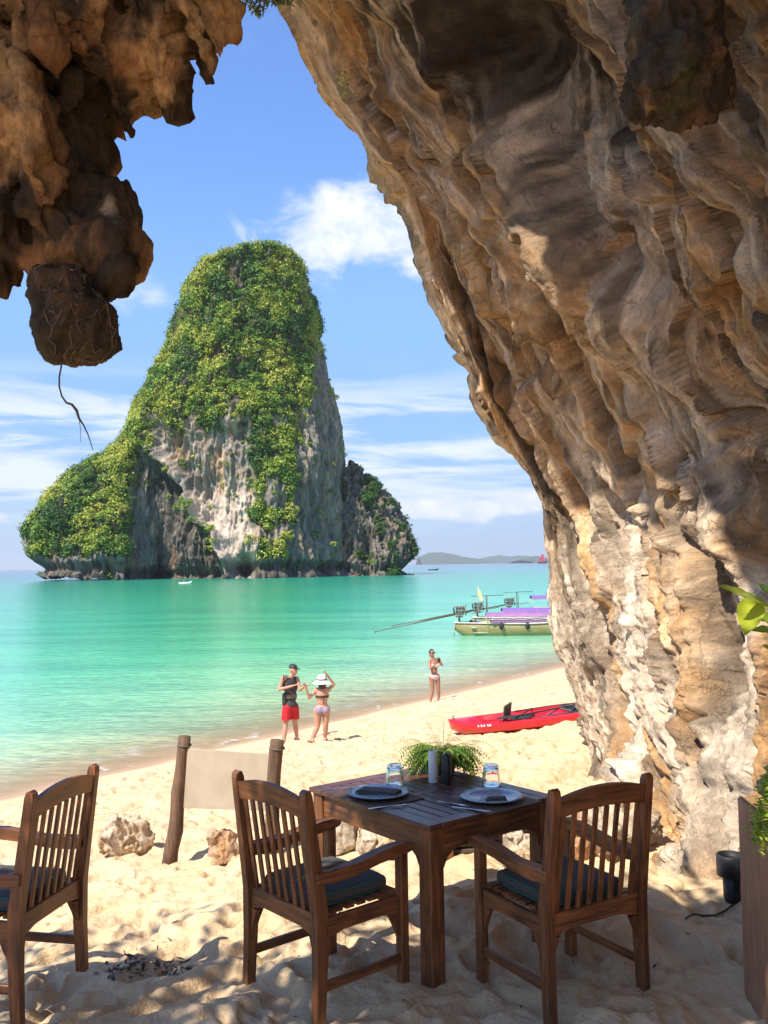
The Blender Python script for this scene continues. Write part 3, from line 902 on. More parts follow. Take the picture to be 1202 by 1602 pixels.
# ---- the island
def build_island():
    isl = thing('karst_island', 'steep limestone island covered in green jungle rising from the sea', 'island', (0, 0, 0))
    D = 356.0
    towers = {
        'main_tower': (D, 55, [(386, 405, 432), (394, 362, 468), (403, 330, 480), (416, 300, 488), (430, 286, 492), (450, 279, 502), (480, 271, 509), (520, 262, 514), (550, 250, 520), (575, 238, 524), (600, 228, 535),
                               (625, 216, 540), (650, 208, 545), (680, 200, 548), (720, 194, 549), (760, 192, 550), (800, 192, 552), (850, 192, 555), (880, 196, 556), (893, 200, 556), (905, 206, 552)]),
        'low_shoulder': (D + 1, 40, [(630, 222, 250), (645, 205, 300), (660, 196, 305), (680, 182, 305), (700, 162, 305), (720, 132, 305), (740, 108, 305), (760, 84, 305), (785, 62, 305), (810, 46, 305), (840, 36, 305), (858, 38, 305),
                                 (872, 44, 300), (884, 60, 296), (893, 64, 292), (905, 66, 290)]),
        'right_outcrop': (D + 22, 36, [(722, 540, 560), (732, 530, 574), (745, 520, 590), (760, 508, 606), (775, 508, 622), (790, 508, 634), (820, 508, 650), (845, 508, 662), (868, 508, 666), (880, 508, 658), (893, 508, 654), (905, 508, 652)]),
    }
    veg = []
    for name, (D0, thick, rows) in towers.items():
        rows = np.array(rows, float)
        nz = 330 if name == 'main_tower' else 200
        pys = np.linspace(rows[0, 0], rows[-1, 0], nz)
        L = np.interp(pys, rows[:, 0], rows[:, 1]); Rr = np.interp(pys, rows[:, 0], rows[:, 2])
        th = np.concatenate([np.linspace(-math.pi * 1.02, math.pi * .02, 420)[:-1], np.linspace(math.pi * .02, math.pi * .98, 60)[:-1]])
        cxs, szs = (L + Rr) / 2, (Rr - L) / 2
        V = np.zeros((nz, len(th), 3))
        ex = 0.86
        ct, st = np.cos(th), np.sin(th)
        fx = np.sign(ct) * np.abs(ct) ** ex; fy = np.sign(st) * np.abs(st) ** ex
        kpx = D0 / FPX
        for i, py in enumerate(pys):
            dp = min(thick, szs[i] * D0 / FPX * 1.0 + 3)
            yf = D0 + 26 * (1 - i / nz) ** 1.3; yc = yf + dp
            c = W(cxs[i], py, yc); c[2] = W(cxs[i], py, yf + dp * .25)[2]; half = szs[i] * yc / FPX - (3.0 if name == 'main_tower' else 4.5)
            V[i, :, 0] = c[0] + fx * half; V[i, :, 1] = yc + fy * dp; V[i, :, 2] = c[2]
        N = np.stack([np.tile(ct, (nz, 1)), np.tile(st, (nz, 1)), np.full((nz, len(th)), .15)], -1)
        if name != 'main_tower': N[..., 2] = .45
        X = V.reshape(-1, 3); Nf = N.reshape(-1, 3); Nf /= np.linalg.norm(Nf, axis=1)[:, None]
        ppx = 601 + X[:, 0] / X[:, 1] * FPX; ppy = np.repeat(pys, len(th))        # front-view coordinates for laying out cliffs and caves
        front = (Nf[:, 1] < 0.15)
        Q = X * np.array([1, 1, .16]) / 9.0
        warp = fbm(X / 14.0, 3)
        d = fbm(X / np.array([22., 22., 30.]) + 3, 3) * 6.0
        d += (ridged(Q * 1.6 + warp[:, None] * .3, 4) - .5) * 4.2 + (ridged(Q * 4.2 + 8, 3) - .5) * 1.7 + fbm(X / 2.6, 3) * 1.0
        fade = 1 - .75 * np.exp(-(np.abs(ct) ** 6).reshape(1, -1) * 0).repeat(nz, 0).ravel() * sstep(np.abs(np.tile(ct, nz)), .9, 1.0)
        d *= fade
        # undercut at the water line
        d -= 3.6 * np.exp(-((ppy - 889) / 7.0) ** 2) * (1 + .5 * warp)
        bare = np.zeros(len(X))
        pale = np.zeros(len(X)); dark_amt = np.zeros(len(X))
        w8 = fbm(X / 9.0 + 40, 3)
        if name == 'main_tower':
            x_, y_ = ppx + w8 * 16, ppy + warp * 18
            # big open face left of centre, its slanting buttress and the dark fluted recess
            lx = 228 + np.clip(y_ - 690, 0, 400) * 0.62                       # slanting left edge of the pale face
            inface = sstep(x_ - lx, -4, 10) * (1 - sstep(x_, 385, 402)) * sstep(y_, 655, 690)
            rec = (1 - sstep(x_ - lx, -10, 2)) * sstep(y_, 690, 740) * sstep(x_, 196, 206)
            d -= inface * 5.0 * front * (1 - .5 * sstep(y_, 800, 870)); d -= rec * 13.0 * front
            rib = np.exp(-((x_ - lx - 4) / 9.0) ** 2) * sstep(y_, 660, 700)
            d += rib * 4.0 * front
            cave = np.exp(-((ppx - 383) / 14.) ** 2 - ((ppy - 886) / 14.) ** 2); d -= cave * 12
            cv2 = np.exp(-((x_ - 322) / 22.) ** 2 - ((y_ - 760) / 18.) ** 2); d -= cv2 * 5
            right = sstep(x_ + (y_ - 600) * .16, 472, 500) * sstep(y_, 470, 520)
            b3 = sstep(x_, 440, 462) * sstep(y_, 760, 790)
            midf = sstep(x_, 330, 345) * (1 - sstep(x_, 372, 392)) * sstep(y_, 690, 720)
            patch = sstep(fbm(X / np.array([9, 9, 16.]) + 77, 3), .0, .2)
            upperl = np.exp(-((x_ - 300) / 30.) ** 2 - ((y_ - 495) / 26.) ** 2)
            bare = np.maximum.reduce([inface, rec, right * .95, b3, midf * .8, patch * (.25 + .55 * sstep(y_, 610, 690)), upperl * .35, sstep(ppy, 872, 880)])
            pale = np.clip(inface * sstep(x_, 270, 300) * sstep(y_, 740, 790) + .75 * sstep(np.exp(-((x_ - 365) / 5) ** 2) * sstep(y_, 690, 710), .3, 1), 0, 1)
            dark_amt = np.clip(rec * 1.0 + b3 * .55 * (1 - right) + right * .35 + sstep(ppy, 874, 882), 0, 1)  # darker in the recess, on the right flank and at the waterline
        elif name == 'low_shoulder':
            bare = np.maximum(sstep(ppy, 868, 876), sstep(ppx + w8 * 10, 196, 206) * sstep(ppy, 700, 730))
            bare = np.maximum(bare, (1 - sstep(ppx + w8 * 6, 46, 56)) * sstep(ppy, 835, 850))
            dark_amt = sstep(ppy, 872, 882) * .9
            d -= sstep(ppx, 192, 204) * sstep(ppy, 690, 720) * 5
        else:
            bare = sstep(fbm(X / np.array([10, 10, 20.]) + 5, 3), -.28, -.05) * .9
            dark_amt = np.full(len(X), .8)  # outcrop darker all over
            cave = np.exp(-((ppx - 568) / 14.) ** 2 - ((ppy - 848) / 34.) ** 2); d -= cave * 11
            spike = 0
        Xd = X + Nf * d[:, None]
        a = fbm(X * np.array([1, 1, .12]) / 3.0 + 2, 4); b_ = fbm(X * np.array([1, 1, .10]) / 1.1 + 6, 3); c_ = fbm(X / 11 + 12, 3)
        c = np.tile(np.array([.25, .235, .205]), (len(X), 1))
        c = blend(c, 'pale', sstep(a, -.05, .35) * .55)
        c = blend(c, 'tan', sstep(c_, .0, .35) * .35)
        c = blend(c, 'orange', sstep(fbm(X * np.array([1, 1, .2]) / 5 + 60, 3), .18, .42) * .45)
        c = blend(c, 'grey', sstep(b_, .0, .3) * .55)
        c = c * (1 - pale[:, None] * .85) + np.array([.56, .48, .40]) * pale[:, None] * .85
        dk = np.clip(dark_amt * (.45 + .75 * sstep(b_ + a, -.3, .4)), 0, 1)[:, None]
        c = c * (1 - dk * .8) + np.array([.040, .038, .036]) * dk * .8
        c = blend(c, 'dark', sstep(a + b_ * .7, .32, .6) * .5)
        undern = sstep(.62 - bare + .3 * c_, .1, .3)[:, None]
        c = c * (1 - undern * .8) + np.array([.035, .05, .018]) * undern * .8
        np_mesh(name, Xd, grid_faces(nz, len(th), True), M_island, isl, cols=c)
        # --- where plants root
        nn = grid_normals(Xd.reshape(nz, len(th), 3)).reshape(-1, 3)
        sgn = np.sign((nn * Nf).sum(1)); nn *= sgn[:, None]
        area = np.repeat(szs * kpx, len(th)) * .01 + .05
        prob = area * np.where(front, 1.0, .25) * np.clip(1 - bare * 1.15, 0.012, 1)
        # slopes hold more
        cnt = {'main_tower': 5600, 'low_shoulder': 2500, 'right_outcrop': 330}[name]
        prob = prob * (0.35 + np.clip(nn[:, 2] + .35, 0, 1.2)) * (0.15 + sstep(fbm(X / 6.5 + 21, 3), -.16, .06))
        prob /= prob.sum()
        idx = rng.choice(len(X), cnt, p=prob)
        yell = fbm(X[idx] / 16.0 + 31, 2) * 1.3
        rad = np.where(rng.random(cnt) < .22, rng.uniform(2.0, 3.3, cnt), rng.uniform(1.0, 2.3, cnt)) * (1 - .35 * bare[idx])
        if name == 'right_outcrop': rad *= .8
        veg.append((Xd[idx] + nn[idx] * .4 + np.array([0, 0, .5]), rad, yell + .6 * rng.normal(0, .36, cnt) - (.75 if name == 'right_outcrop' else 0) - .35 * (1 - sstep(X[idx][:, 2], 5, 40)) * (name == 'low_shoulder') * .6))
    Cc = np.concatenate([v[0] for v in veg]); Rd = np.concatenate([v[1] for v in veg]); Yl = np.concatenate([v[2] for v in veg])
    Mc = 64
    n = len(Cc)
    dr = rng.normal(size=(n, Mc, 3)); dr[..., 2] = dr[..., 2] * .9 + .35; dr /= np.linalg.norm(dr, axis=2)[..., None]
    rr = Rd[:, None] * rng.uniform(.55, 1.05, (n, Mc)) * (1 + .28 * rng.normal(size=(n, Mc)).clip(-1.3, 1.3) * .6)
    cen = Cc[:, None] + dr * rr[..., None] * np.array([1.1, 1.1, .82])
    nrm = dr + rng.normal(0, .42, (n, Mc, 3)) + np.array([0, 0, .25]); nrm /= np.linalg.norm(nrm, axis=2)[..., None]
    t1 = np.cross(nrm, rng.normal(size=(n, Mc, 3))); t1 /= np.linalg.norm(t1, axis=2)[..., None]; t2 = np.cross(nrm, t1)
    sz = rng.uniform(.16, .36, (n, Mc, 1)) * (0.75 + .22 * Rd[:, None, None])
    q = np.stack([cen - t1 * sz - t2 * sz * .6, cen + t1 * sz * .8 - t2 * sz * .7, cen + t1 * sz + t2 * sz * .6, cen - t1 * sz * .7 + t2 * sz * .75], 2).reshape(-1, 3)
    yl = np.clip((Yl[:, None] * 1.3 + .58 + rng.normal(0, .12, (n, Mc))), 0, 1).reshape(-1)[:, None]
    g1, g2, g3 = np.array([.045, .115, .020]), np.array([.165, .285, .030]), np.array([.40, .42, .06])
    cc = np.where(yl < .5, g1 + (g2 - g1) * yl * 2, g2 + (g3 - g2) * (yl * 2 - 1))
    br = rng.random(n) < .05
    cc = cc.reshape(n, Mc, 3); cc[br] = cc[br] * .5 + np.array([.22, .13, .05]) * .5; cc = cc.reshape(-1, 3)
    F = np.arange(len(q)).reshape(-1, 4)
    np_mesh('jungle_cover', q, F, M_leaf, isl, smooth=False, fcols=cc, kind='stuff')


build_island()


# ---- far hills on the horizon
def far_hills():
    m, t, b = new_mat('far_forest'); setc(t, b, 'Base Color', (.05, .075, .04)); b.inputs['Roughness'].default_value = .95
    pts_all = [(9000, [(655, 868), (672, 860), (690, 859), (705, 862), (722, 867), (740, 871), (760, 873)], 1),
               (11000, [(745, 873), (765, 868), (782, 865), (800, 868), (812, 866), (825, 867), (845, 872), (900, 868), (960, 865), (1100, 872)], 2),
               (7000, [(815, 875), (826, 869), (838, 867), (848, 872), (860, 874)], 3)]
    for D, pts, sd_ in pts_all:
        p = np.array(pts, float); xs = np.linspace(p[0, 0], p[-1, 0], 160)
        ys = np.interp(xs, p[:, 0], p[:, 1]) + fbm(np.stack([xs / 9, xs * 0 + sd_, xs * 0], 1), 3) * 1.6
        ridge = np.array([W(a, b_, D) for a, b_ in zip(xs, ys)])
        ridge[:, 2] = SEA + (ridge[:, 2] - SEA) * .8; ridge[:, 2] = np.maximum(ridge[:, 2], SEA + 2)
        rws = []
        for k, (off, hf) in enumerate([(-900, 0), (-620, .35), (-350, .7), (-120, .93), (0, 1.0), (300, .8), (900, 0)]):
            r = ridge.copy(); r[:, 1] += off
            r[:, 2] = SEA - 3 + (ridge[:, 2] - SEA + 3) * hf * (1 + (.12 * fbm(np.stack([xs / 4, xs * 0 + k * 3.3, xs * 0 + sd_], 1), 2) if 0 < k < 4 else 0))
            rws.append(r)
        np_mesh('far_hills', np.array(rws), grid_faces(7, 160), m, kind='structure')


far_hills()

# ================================================================ FURNITURE
M_cush = simple('cushion_cloth', (.085, .080, .070), (.052, .050, .045), 140, 0.85, 0.5, 0.001)
M_pipe = simple('teal_piping', (.02, .16, .14), (.01, .09, .085), 60, 0.6, 0)
M_dark = simple('black_plastic', (.012, .012, .014), (.022, .022, .024), 20, 0.45, 0.1)


def bow(x0, x1, f, n=14): return [(x0 + (x1 - x0) * i / n, f(i / n)) for i in range(n + 1)]


def make_chair():
    t = thing('teak_armchair', '-', 'chair')
    w, dpt, T = .60, .51, .050
    tan = 0.13
    for s in (-1, 1):
        bm = bmesh.new()          # rear leg and back post in one piece, leaning back above the seat
        pr = [(-.040, 0), (.012, 0), (.026, .25), (.030, .44), (.030, .50), (-.050, 1.035), (-.060, 1.058), (-.078, 1.064), (-.095, 1.052), (-.099, 1.03), (-.032, .47), (-.030, .25)]
        prism(bm, pr, T, 'yz', s * w / 2, .006)
        bm_obj('rear_leg', bm, WZ, t)
        bm = bmesh.new()
        prism(bm, [(dpt - .024, 0), (dpt + .024, 0), (dpt + .026, .66), (dpt - .026, .66)], T, 'yz', s * w / 2, .006)
        bm_obj('front_leg', bm, WZ, t)
        bm = bmesh.new()          # arm: low behind, swelling to a rounded front
        pr = [(-.035, .630), (.06, .622), (.20, .628), (.34, .650), (.44, .665), (.53, .660), (.565, .668), (.578, .684), (.565, .704), (.52, .716), (.44, .714), (.34, .702), (.20, .682), (.06, .676), (-.042, .690)]
        prism(bm, pr, .062, 'yz', s * (w / 2 + .006), .009)
        bm_obj('armrest', bm, WY, t)
        bm = bmesh.new()
        pr = [(.028, .375), (.075, .375), (.13, .395), (.37, .395), (.425, .375), (.474, .375), (.474, .462), (.028, .462)]
        prism(bm, pr, .028, 'yz', s * w / 2, .004)
        bm_obj('side_rail', bm, WY, t)
        for y0, d in ((.030, 1), (.474, -1)):
            bm = bmesh.new()
            prism(bm, [(y0, .374), (y0 + d * .055, .374), (y0 + d * .034, .345), (y0 + d * .018, .31), (y0, .262)], .026, 'yz', s * w / 2, .003)
            bm_obj('corner_bracket', bm, WZ, t)
        bm = bmesh.new()
        box(bm, (s * w / 2, dpt / 2, .155), (.026, dpt - .048, .044))
        bm_obj('stretcher', bm, WY, t)
    # back: arched top rail, bottom rail, eight upright slats; sheared with the posts
    iw = w / 2 - T / 2
    sh = .152
    bm = bmesh.new()
    top = [(iw - 2 * iw * i / 16, 1.012 + .036 * (1 - ((i / 16) * 2 - 1) ** 2)) for i in range(17)]
    bot = [(-iw + 2 * iw * i / 16, .925 + .022 * (1 - ((i / 16) * 2 - 1) ** 2)) for i in range(17)]
    prism(bm, bot + top, .030, 'xz', .005, .005); shear_back(bm, .47, sh)
    bm_obj('top_rail', bm, WX, t)
    bm = bmesh.new()
    prism(bm, [(-iw, .375), (-iw + .05, .385), (-iw + .12, .405), (iw - .12, .405), (iw - .05, .385), (iw, .375), (iw, .480), (-iw, .480)], .030, 'xz', .002, .004)
    bm_obj('bottom_rail', bm, WX, t)
    n = 8
    bm = bmesh.new(); box(bm, (0, .003, .706), (.030, .014, .470), .003)
    for v in bm.verts: v.co.y -= (v.co.z - .47) * sh
    sl0 = bm_obj('back_slat', bm, WZ, t)
    for i in range(n):
        x = -iw + (i + .5) * (2 * iw) / n
        s_ = sl0 if i == 0 else sl0.copy()
        if i: C.objects.link(s_)
        s_.location.x = x
    for x, d in ((-iw, 1), (iw, -1)):
        bm = bmesh.new(); prism(bm, [(x, .374), (x + d * .05, .374), (x + d * .03, .345), (x + d * .016, .31), (x, .262)], .026, 'xz', .0, .003)
        bm_obj('corner_bracket', bm, WZ, t)
    bm = bmesh.new(); box(bm, (0, dpt, .425), (w - T, .026, .07)); bm_obj('front_rail', bm, WX, t)
    s0 = None
    for i in range(7):
        if s0 is None:
            bm = bmesh.new(); box(bm, (0, 0, .472), (w - .03, .052, .016), .003); s_ = s0 = bm_obj('seat_slat', bm, WX, t)
        else: s_ = s0.copy(); C.objects.link(s_)
        s_.location.y = .055 + i * .070
    # cushion with piping
    bm = bmesh.new(); bmesh.ops.create_cube(bm, size=1, matrix=Matrix.Translation((0, .255, .512)) @ Matrix.Diagonal((.47, .44, .058, 1)))
    bmesh.ops.bevel(bm, geom=list(bm.edges), offset=.022, segments=4, affect='EDGES', profile=.5)
    bmesh.ops.subdivide_edges(bm, edges=[e for e in bm.edges if e.calc_length() > .2], cuts=6, use_grid_fill=True)
    for v in bm.verts:
        r = max(abs(v.co.x) / .235, abs((v.co.y - .255) / .22))
        if v.co.z > .52: v.co.z += .016 * (1 - r ** 3)
    cu = bm_obj('cushion', bm, M_cush, t, True)
    for z in (.487, .537):
        bm = bmesh.new(); pts = []
        for k in range(41):
            a = 2 * math.pi * k / 40; ca, sa = math.cos(a), math.sin(a); m_ = (abs(ca) ** 8 + abs(sa) ** 8) ** (-1 / 8)
            pts.append((.232 * ca * m_, .255 + .217 * sa * m_, z))
        tube(bm, pts, .0042, 6, False); bm_obj('piping', bm, M_pipe, cu, True)
    return t


chair = make_chair()
GC = 'teak armchairs at the beach tables'
spots = [((-.53, 4.74), -49, 'teak armchair with grey cushion left of the laid table, seen from behind'),
         ((1.0, 4.635), 30, 'teak armchair with grey cushion right of the laid table, nearest the cave wall'),
         ((-1.735, 4.84), 79, 'teak armchair cut off by the left edge of the photo, away from the laid table')]
chairs = []
for i, ((x, y), a, lb) in enumerate(spots):
    o = chair if i == 0 else copy_tree(chair)
    o.scale = (1, 1.03, 1.035); o.location = (x, y, -.012); o.rotation_euler.z = R(a); o['label'] = lb; o['group'] = GC
    chairs.append(o)
# flatten the sand where furniture stands is left to the lumps: legs sink a centimetre or two


def make_table():
    t = thing('dining_table', 'square slatted teak dining table laid for two on the sand', 'table', (.2425, 5.565, 0), R(38))
    hx, hy, zt = .48, .56, .81
    for s in (-1, 1):
        bm = bmesh.new(); box(bm, (s * (hx - .045), 0, zt - .014), (.09, 2 * hy, .028), .004); bm_obj('top_border', bm, WTY, t)
        bm = bmesh.new(); box(bm, (0, s * (hy - .045), zt - .0145), (2 * hx - .18, .09, .028), .004); bm_obj('top_border', bm, WTX, t)
    bm = bmesh.new(); box(bm, (0, 0, zt - .0145), (2 * hx - .18, .07, .028), .004); bm_obj('top_cross_rail', bm, WTX, t)
    n = 10; pitch = (2 * hx - .18) / n; L = (2 * hy - .18 - .07) / 2; s0 = None
    for sy in (-1, 1):
        for i in range(n):
            if s0 is None:
                bm = bmesh.new(); box(bm, (0, 0, zt - .013), (pitch - .013, L, .024), .003); o = s0 = bm_obj('top_slat', bm, WTY, t)
            else: o = s0.copy(); C.objects.link(o)
            o.location = (-hx + .09 + (i + .5) * pitch, sy * (.035 + L / 2), 0)
    for sx in (-1, 1):
        for sy in (-1, 1):
            bm = bmesh.new(); box(bm, (sx * (hx - .065), sy * (hy - .065), (zt - .03) / 2 - .02), (.095, .095, zt - .030 + .04), .005); bm_obj('leg', bm, WZ, t)
    for s in (-1, 1):
        for pl_, h_, o_ in (('xz', hx, hy), ('yz', hy, hx)):
            a = h_ - .113
            pr = [(-a, .535), (-a + .012, .58), (-a + .035, .622), (-a + .075, .650), (-a + .14, .662), (a - .14, .662), (a - .075, .650), (a - .035, .622), (a - .012, .58), (a, .535), (a, .778), (-a, .778)]
            bm = bmesh.new(); prism(bm, pr, .028, pl_, s * (o_ - .045), .003); bm_obj('apron', bm, WX if pl_ == 'xz' else WY, t)
    return t


table = make_table()
TZ = .8105

# placemats of dark woven slats
M_mat = simple('placemat_weave', (.055, .030, .018), (.10, .058, .034), 90, .6, .4, .001, (1, 14, 1))
M_plate = simple('plate_glaze', (.17, .21, .27), (.26, .31, .38), 45, .25, 0, coat=.3)
M_steel = simple('steel', (.62, .62, .60), (.5, .5, .5), 5, .22, 0, metal=1)
M_nap = simple('napkin_cloth', (.075, .062, .058), (.11, .095, .09), 60, .9, .4, .001)
mg, tg, bg_ = new_mat('tumbler_glass'); bg_.inputs['Transmission Weight'].default_value = 1; bg_.inputs['Roughness'].default_value = .03; bg_.inputs['IOR'].default_value = 1.45; setc(tg, bg_, 'Base Color', (.93, .96, .97))


def tp(px, py, z=TZ): return Vector(at_z(px, py, z))


def placemat(px, py, ang, label):
    p = tp(px, py); t = thing('placemat', label, 'placemat', (p.x, p.y, TZ), ang, 'placemats on the table')
    o0 = None
    for i in range(16):
        if o0 is None:
            bm = bmesh.new(); box(bm, (0, 0, .003), (.0245, .36, .005), .001); o = o0 = bm_obj('strip', bm, M_mat, t)
        else: o = o0.copy(); C.objects.link(o)
        o.location.x = (i - 7.5) * .0262
    return t


placemat(591, 1247, R(38) + R(90), 'dark slatted placemat under the left plate')
placemat(772, 1255, R(38), 'dark slatted placemat under the right plate')


def plate(px, py, label, r=.178):
    p = tp(px, py, TZ + .008)
    bm = bmesh.new(); lathe(bm, [(0, .004), (r * .66, .004), (r * .72, .009), (r, .017), (r * 1.004, .019), (r * .99, .0215), (r * .73, .0125), (r * .66, .0075), (0, .0075)], (0, 0, 0), 56)
    lathe(bm, [(r * .6, 0), (r * .62, 0), (r * .62, .005), (r * .6, .005)], (0, 0, 0), 40)
    o = bm_obj('dinner_plate', bm, M_plate, None, True, label=label, category='plate', group='plates on the table'); o.location = (p.x, p.y, TZ + .008)
    return p


plate(592, 1243, 'round grey-blue plate with a folded napkin, in front of the left chair')
plate(769, 1249, 'round blue-grey plate beside the right chair with small dark napkin')


def folded(px, py, ang, L, Wd, label, z):
    bm = bmesh.new()
    for i in range(3): box(bm, (.004 * i, .002 * i, .004 + .006 * i), (L - .012 * i, Wd - .006 * i, .005), .002)
    p = tp(px, py, z); o = bm_obj('folded_napkin', bm, M_nap, None, False, label=label, category='napkin', group='napkins on the plates'); o.location = (p.x, p.y, z); o.rotation_euler.z = ang


folded(592, 1240, R(-22), .26, .10, 'long folded brown-grey napkin lying across the left plate', TZ + .022)
folded(776, 1252, R(4), .12, .055, 'small dark napkin roll on the right plate', TZ + .022)


def cutlery(kind, px, py, ang, label):
    p = tp(px, py, TZ + .008); t = thing(kind, label, kind, (p.x, p.y, TZ + .0075), ang, 'cutlery on the table')
    bm = bmesh.new()
    prism(bm, [(-.11, -.005), (-.10, -.008), (-.02, -.0045), (.02, -.004), (.02, .004), (-.02, .0045), (-.10, .008), (-.11, .005)], .003, 'xy', .0015, .0008)
    bm_obj('handle', bm, M_steel, t)
    bm = bmesh.new()
    if kind == 'knife': prism(bm, [(.0205, -.004), (.06, -.009), (.10, -.009), (.122, .002), (.115, .006), (.0205, .005)], .0018, 'xy', .0015, 0)
    else:
        prism(bm, [(.0205, -.004), (.045, -.011), (.06, -.012), (.06, .012), (.045, .011), (.0205, .004)], .002, 'xy', .002, 0)
        for k in range(4): prism(bm, [(.0601, -.0115 + k * .0065), (.095, -.0105 + k * .006), (.095, -.0085 + k * .006), (.0601, -.008 + k * .0065)], .0018, 'xy', .002, 0)
    bm_obj('blade' if kind == 'knife' else 'tines', bm, M_steel, t)


cutlery('fork', 527, 1234, R(15), 'steel fork lying at the left corner of the table')
cutlery('knife', 606, 1262, R(22), 'steel knife on the placemat in front of the left plate')
cutlery('fork', 712, 1258, R(-35), 'steel fork in the middle of the table, left of the right plate')
cutlery('knife', 736, 1266, R(-28), 'steel knife with bright blade in front of the right plate')


def tumbler(px, py, label):
    p = tp(px, py); t = thing('tumbler', label, 'glass', (p.x, p.y, TZ), 0, 'upturned glass tumblers')
    bm = bmesh.new(); seg = 32
    prof = [(.056, 0), (.055, .03), (.050, .07), (.046, .105), (.044, .128), (.040, .134), (0, .134), (0, .118), (.034, .117), (.040, .10), (.046, .06), (.051, .02), (.0525, 0), (.056, 0)]
    lathe(bm, prof, (0, 0, 0), seg)
    for v in bm.verts:                                   # moulded facets
        a = math.atan2(v.co.y, v.co.x); r = math.hypot(v.co.x, v.co.y)
        if r > .041 and .02 < v.co.z < .12: k = 1 + .035 * abs(math.cos(a * 5)); v.co.x *= k; v.co.y *= k
    bmesh.ops.remove_doubles(bm, verts=bm.verts, dist=1e-5)
    bm_obj('glass_wall', bm, mg, t, True)
    bm = bmesh.new(); tube(bm, [(.0545 * math.cos(a), .0545 * math.sin(a), .002) for a in np.linspace(0, 2 * math.pi, 30)], .0022, 6, False)
    bm_obj('rim', bm, mg, t, True)


tumbler(618, 1231, 'upturned glass tumbler behind the left plate')
tumbler(769, 1231, 'upturned glass tumbler behind the right plate')


# strap leaves / fronds ------------------------------------------------------
def ribbons(specs, seg=5):
    """specs: (p0, dir, length, width, droop, colour). Bent strips of quads -> V, F, per-face colour"""
    Vs, Fs, Cs = [], [], []
    for p0, d, L, wd, droop, c in specs:
        p = np.array(p0, float); d = np.array(d, float); d /= np.linalg.norm(d)
        side = np.cross(d, [0, 0, 1.0]); nn = np.linalg.norm(side); side = side / nn if nn > 1e-3 else np.array([1., 0, 0])
        b = len(Vs)
        for s in range(seg + 1):
            k = s / seg; ww = wd * (math.sin(math.pi * min(1, .12 + .88 * k)) ** .7 if k < .999 else .05)
            Vs += [p - side * ww / 2, p + np.array([0, 0, -ww * .12]), p + side * ww / 2]
            d = d + np.array([0, 0, -droop / seg]); d /= np.linalg.norm(d); p = p + d * L / seg
        for s in range(seg):
            i = b + s * 3
            Fs += [(i, i + 1, i + 4, i + 3), (i + 1, i + 2, i + 5, i + 4)]; Cs += [c, c]
    return np.array(Vs), np.array(Fs), np.array(Cs)


def rdir(up=.3):
    a = random.uniform(0, 2 * math.pi); return (math.cos(a), math.sin(a), up)


# fern in a dark pot
p = tp(694, 1208); fern = thing('potted_fern', 'bushy green fern in a dark pot at the back of the table', 'plant', (p.x, p.y, TZ))
bm = bmesh.new(); lathe(bm, [(0, 0), (.065, 0), (.072, .01), (.085, .13), (.088, .135), (.080, .135), (.078, .12), (0, .12)], seg=28); bm_obj('pot', bm, M_dark, fern, True)
sp = []
for i in range(520):
    a = random.uniform(0, 2 * math.pi); r0 = random.uniform(0, .07); up = random.uniform(.1, 1.6)
    base = np.array([r0 * math.cos(a), r0 * math.sin(a), .12]); d = np.array([math.cos(a), math.sin(a), up]); d /= np.linalg.norm(d)
    L = random.uniform(.12, .30) * (.55 if math.sin(a) < -.45 else 1); dr = random.uniform(1.3, 3.4)
    cst = random.choice([(.13, .24, .04), (.22, .33, .05), (.30, .36, .07), (.07, .13, .03)])
    pos = base.copy(); dd = d.copy(); n = 13
    for s in range(n):
        dd = dd + np.array([0, 0, -dr / n]); dd /= np.linalg.norm(dd); pos = pos + dd * L / n
        sd_ = np.cross(dd, [0, 0, 1.]); sd_ /= np.linalg.norm(sd_) + 1e-6
        for q in (-1, 1): sp.append((pos, sd_ * q + dd * .5 + np.array([0, 0, -.2]), random.uniform(.022, .036) * (1 - .4 * s / n), .019, .3, cst))
V, F, cc = ribbons(sp, 1)
np_mesh('fronds', V, F, M_leaf_near, fern, smooth=False, fcols=cc, kind='stuff')
sp = [((0, 0, .12), (random.uniform(-.6, .6), random.uniform(-.3, .3), 1), random.uniform(.13, .24), .004, .5, (.10, .09, .03)) for _ in range(9)]
V, F, cc = ribbons(sp, 4); np_mesh('stalks', V, F, M_leaf_near, fern, smooth=False, fcols=cc)

# cream and dark cylinders standing before the fern
p = tp(678, 1224); bm = bmesh.new(); lathe(bm, [(0, 0), (.027, 0), (.028, .003), (.028, .188), (.026, .192), (.020, .192), (.019, .180), (0, .180)], seg=28)
o = bm_obj('pillar_candle', bm, simple('candle_wax', (.70, .69, .64), (.64, .63, .58), 20, .5, 0), None, True, label='tall white candle standing in front of the fern', category='candle'); o.location = (p.x, p.y, TZ)
p = tp(699, 1226); bm = bmesh.new(); lathe(bm, [(0, 0), (.030, 0), (.031, .003), (.031, .170), (.028, .176), (0, .176)], seg=28); lathe(bm, [(0, .176), (.008, .176), (.008, .186), (0, .188)], seg=16)
o = bm_obj('pepper_mill', bm, M_dark, None, True, label='short black cylinder right beside the tall white candle', category='pepper mill'); o.location = (p.x, p.y, TZ)

# ---- signboard seen from behind
M_post = wood('driftwood', 2, (.06, .035, .022), (.22, .125, .07), .85, 0.0)
pl = on_ground(265, 1350); pr_ = on_ground(432, 1338)
sg = thing('signboard', 'blank tan board between two crooked wooden posts on the sand', 'sign', (float(pl[0]), float(pl[1]), float(pl[2])))
inv = Vector(pl)


def local(px, py, Y): return Vector(W(px, py, Y)) - inv


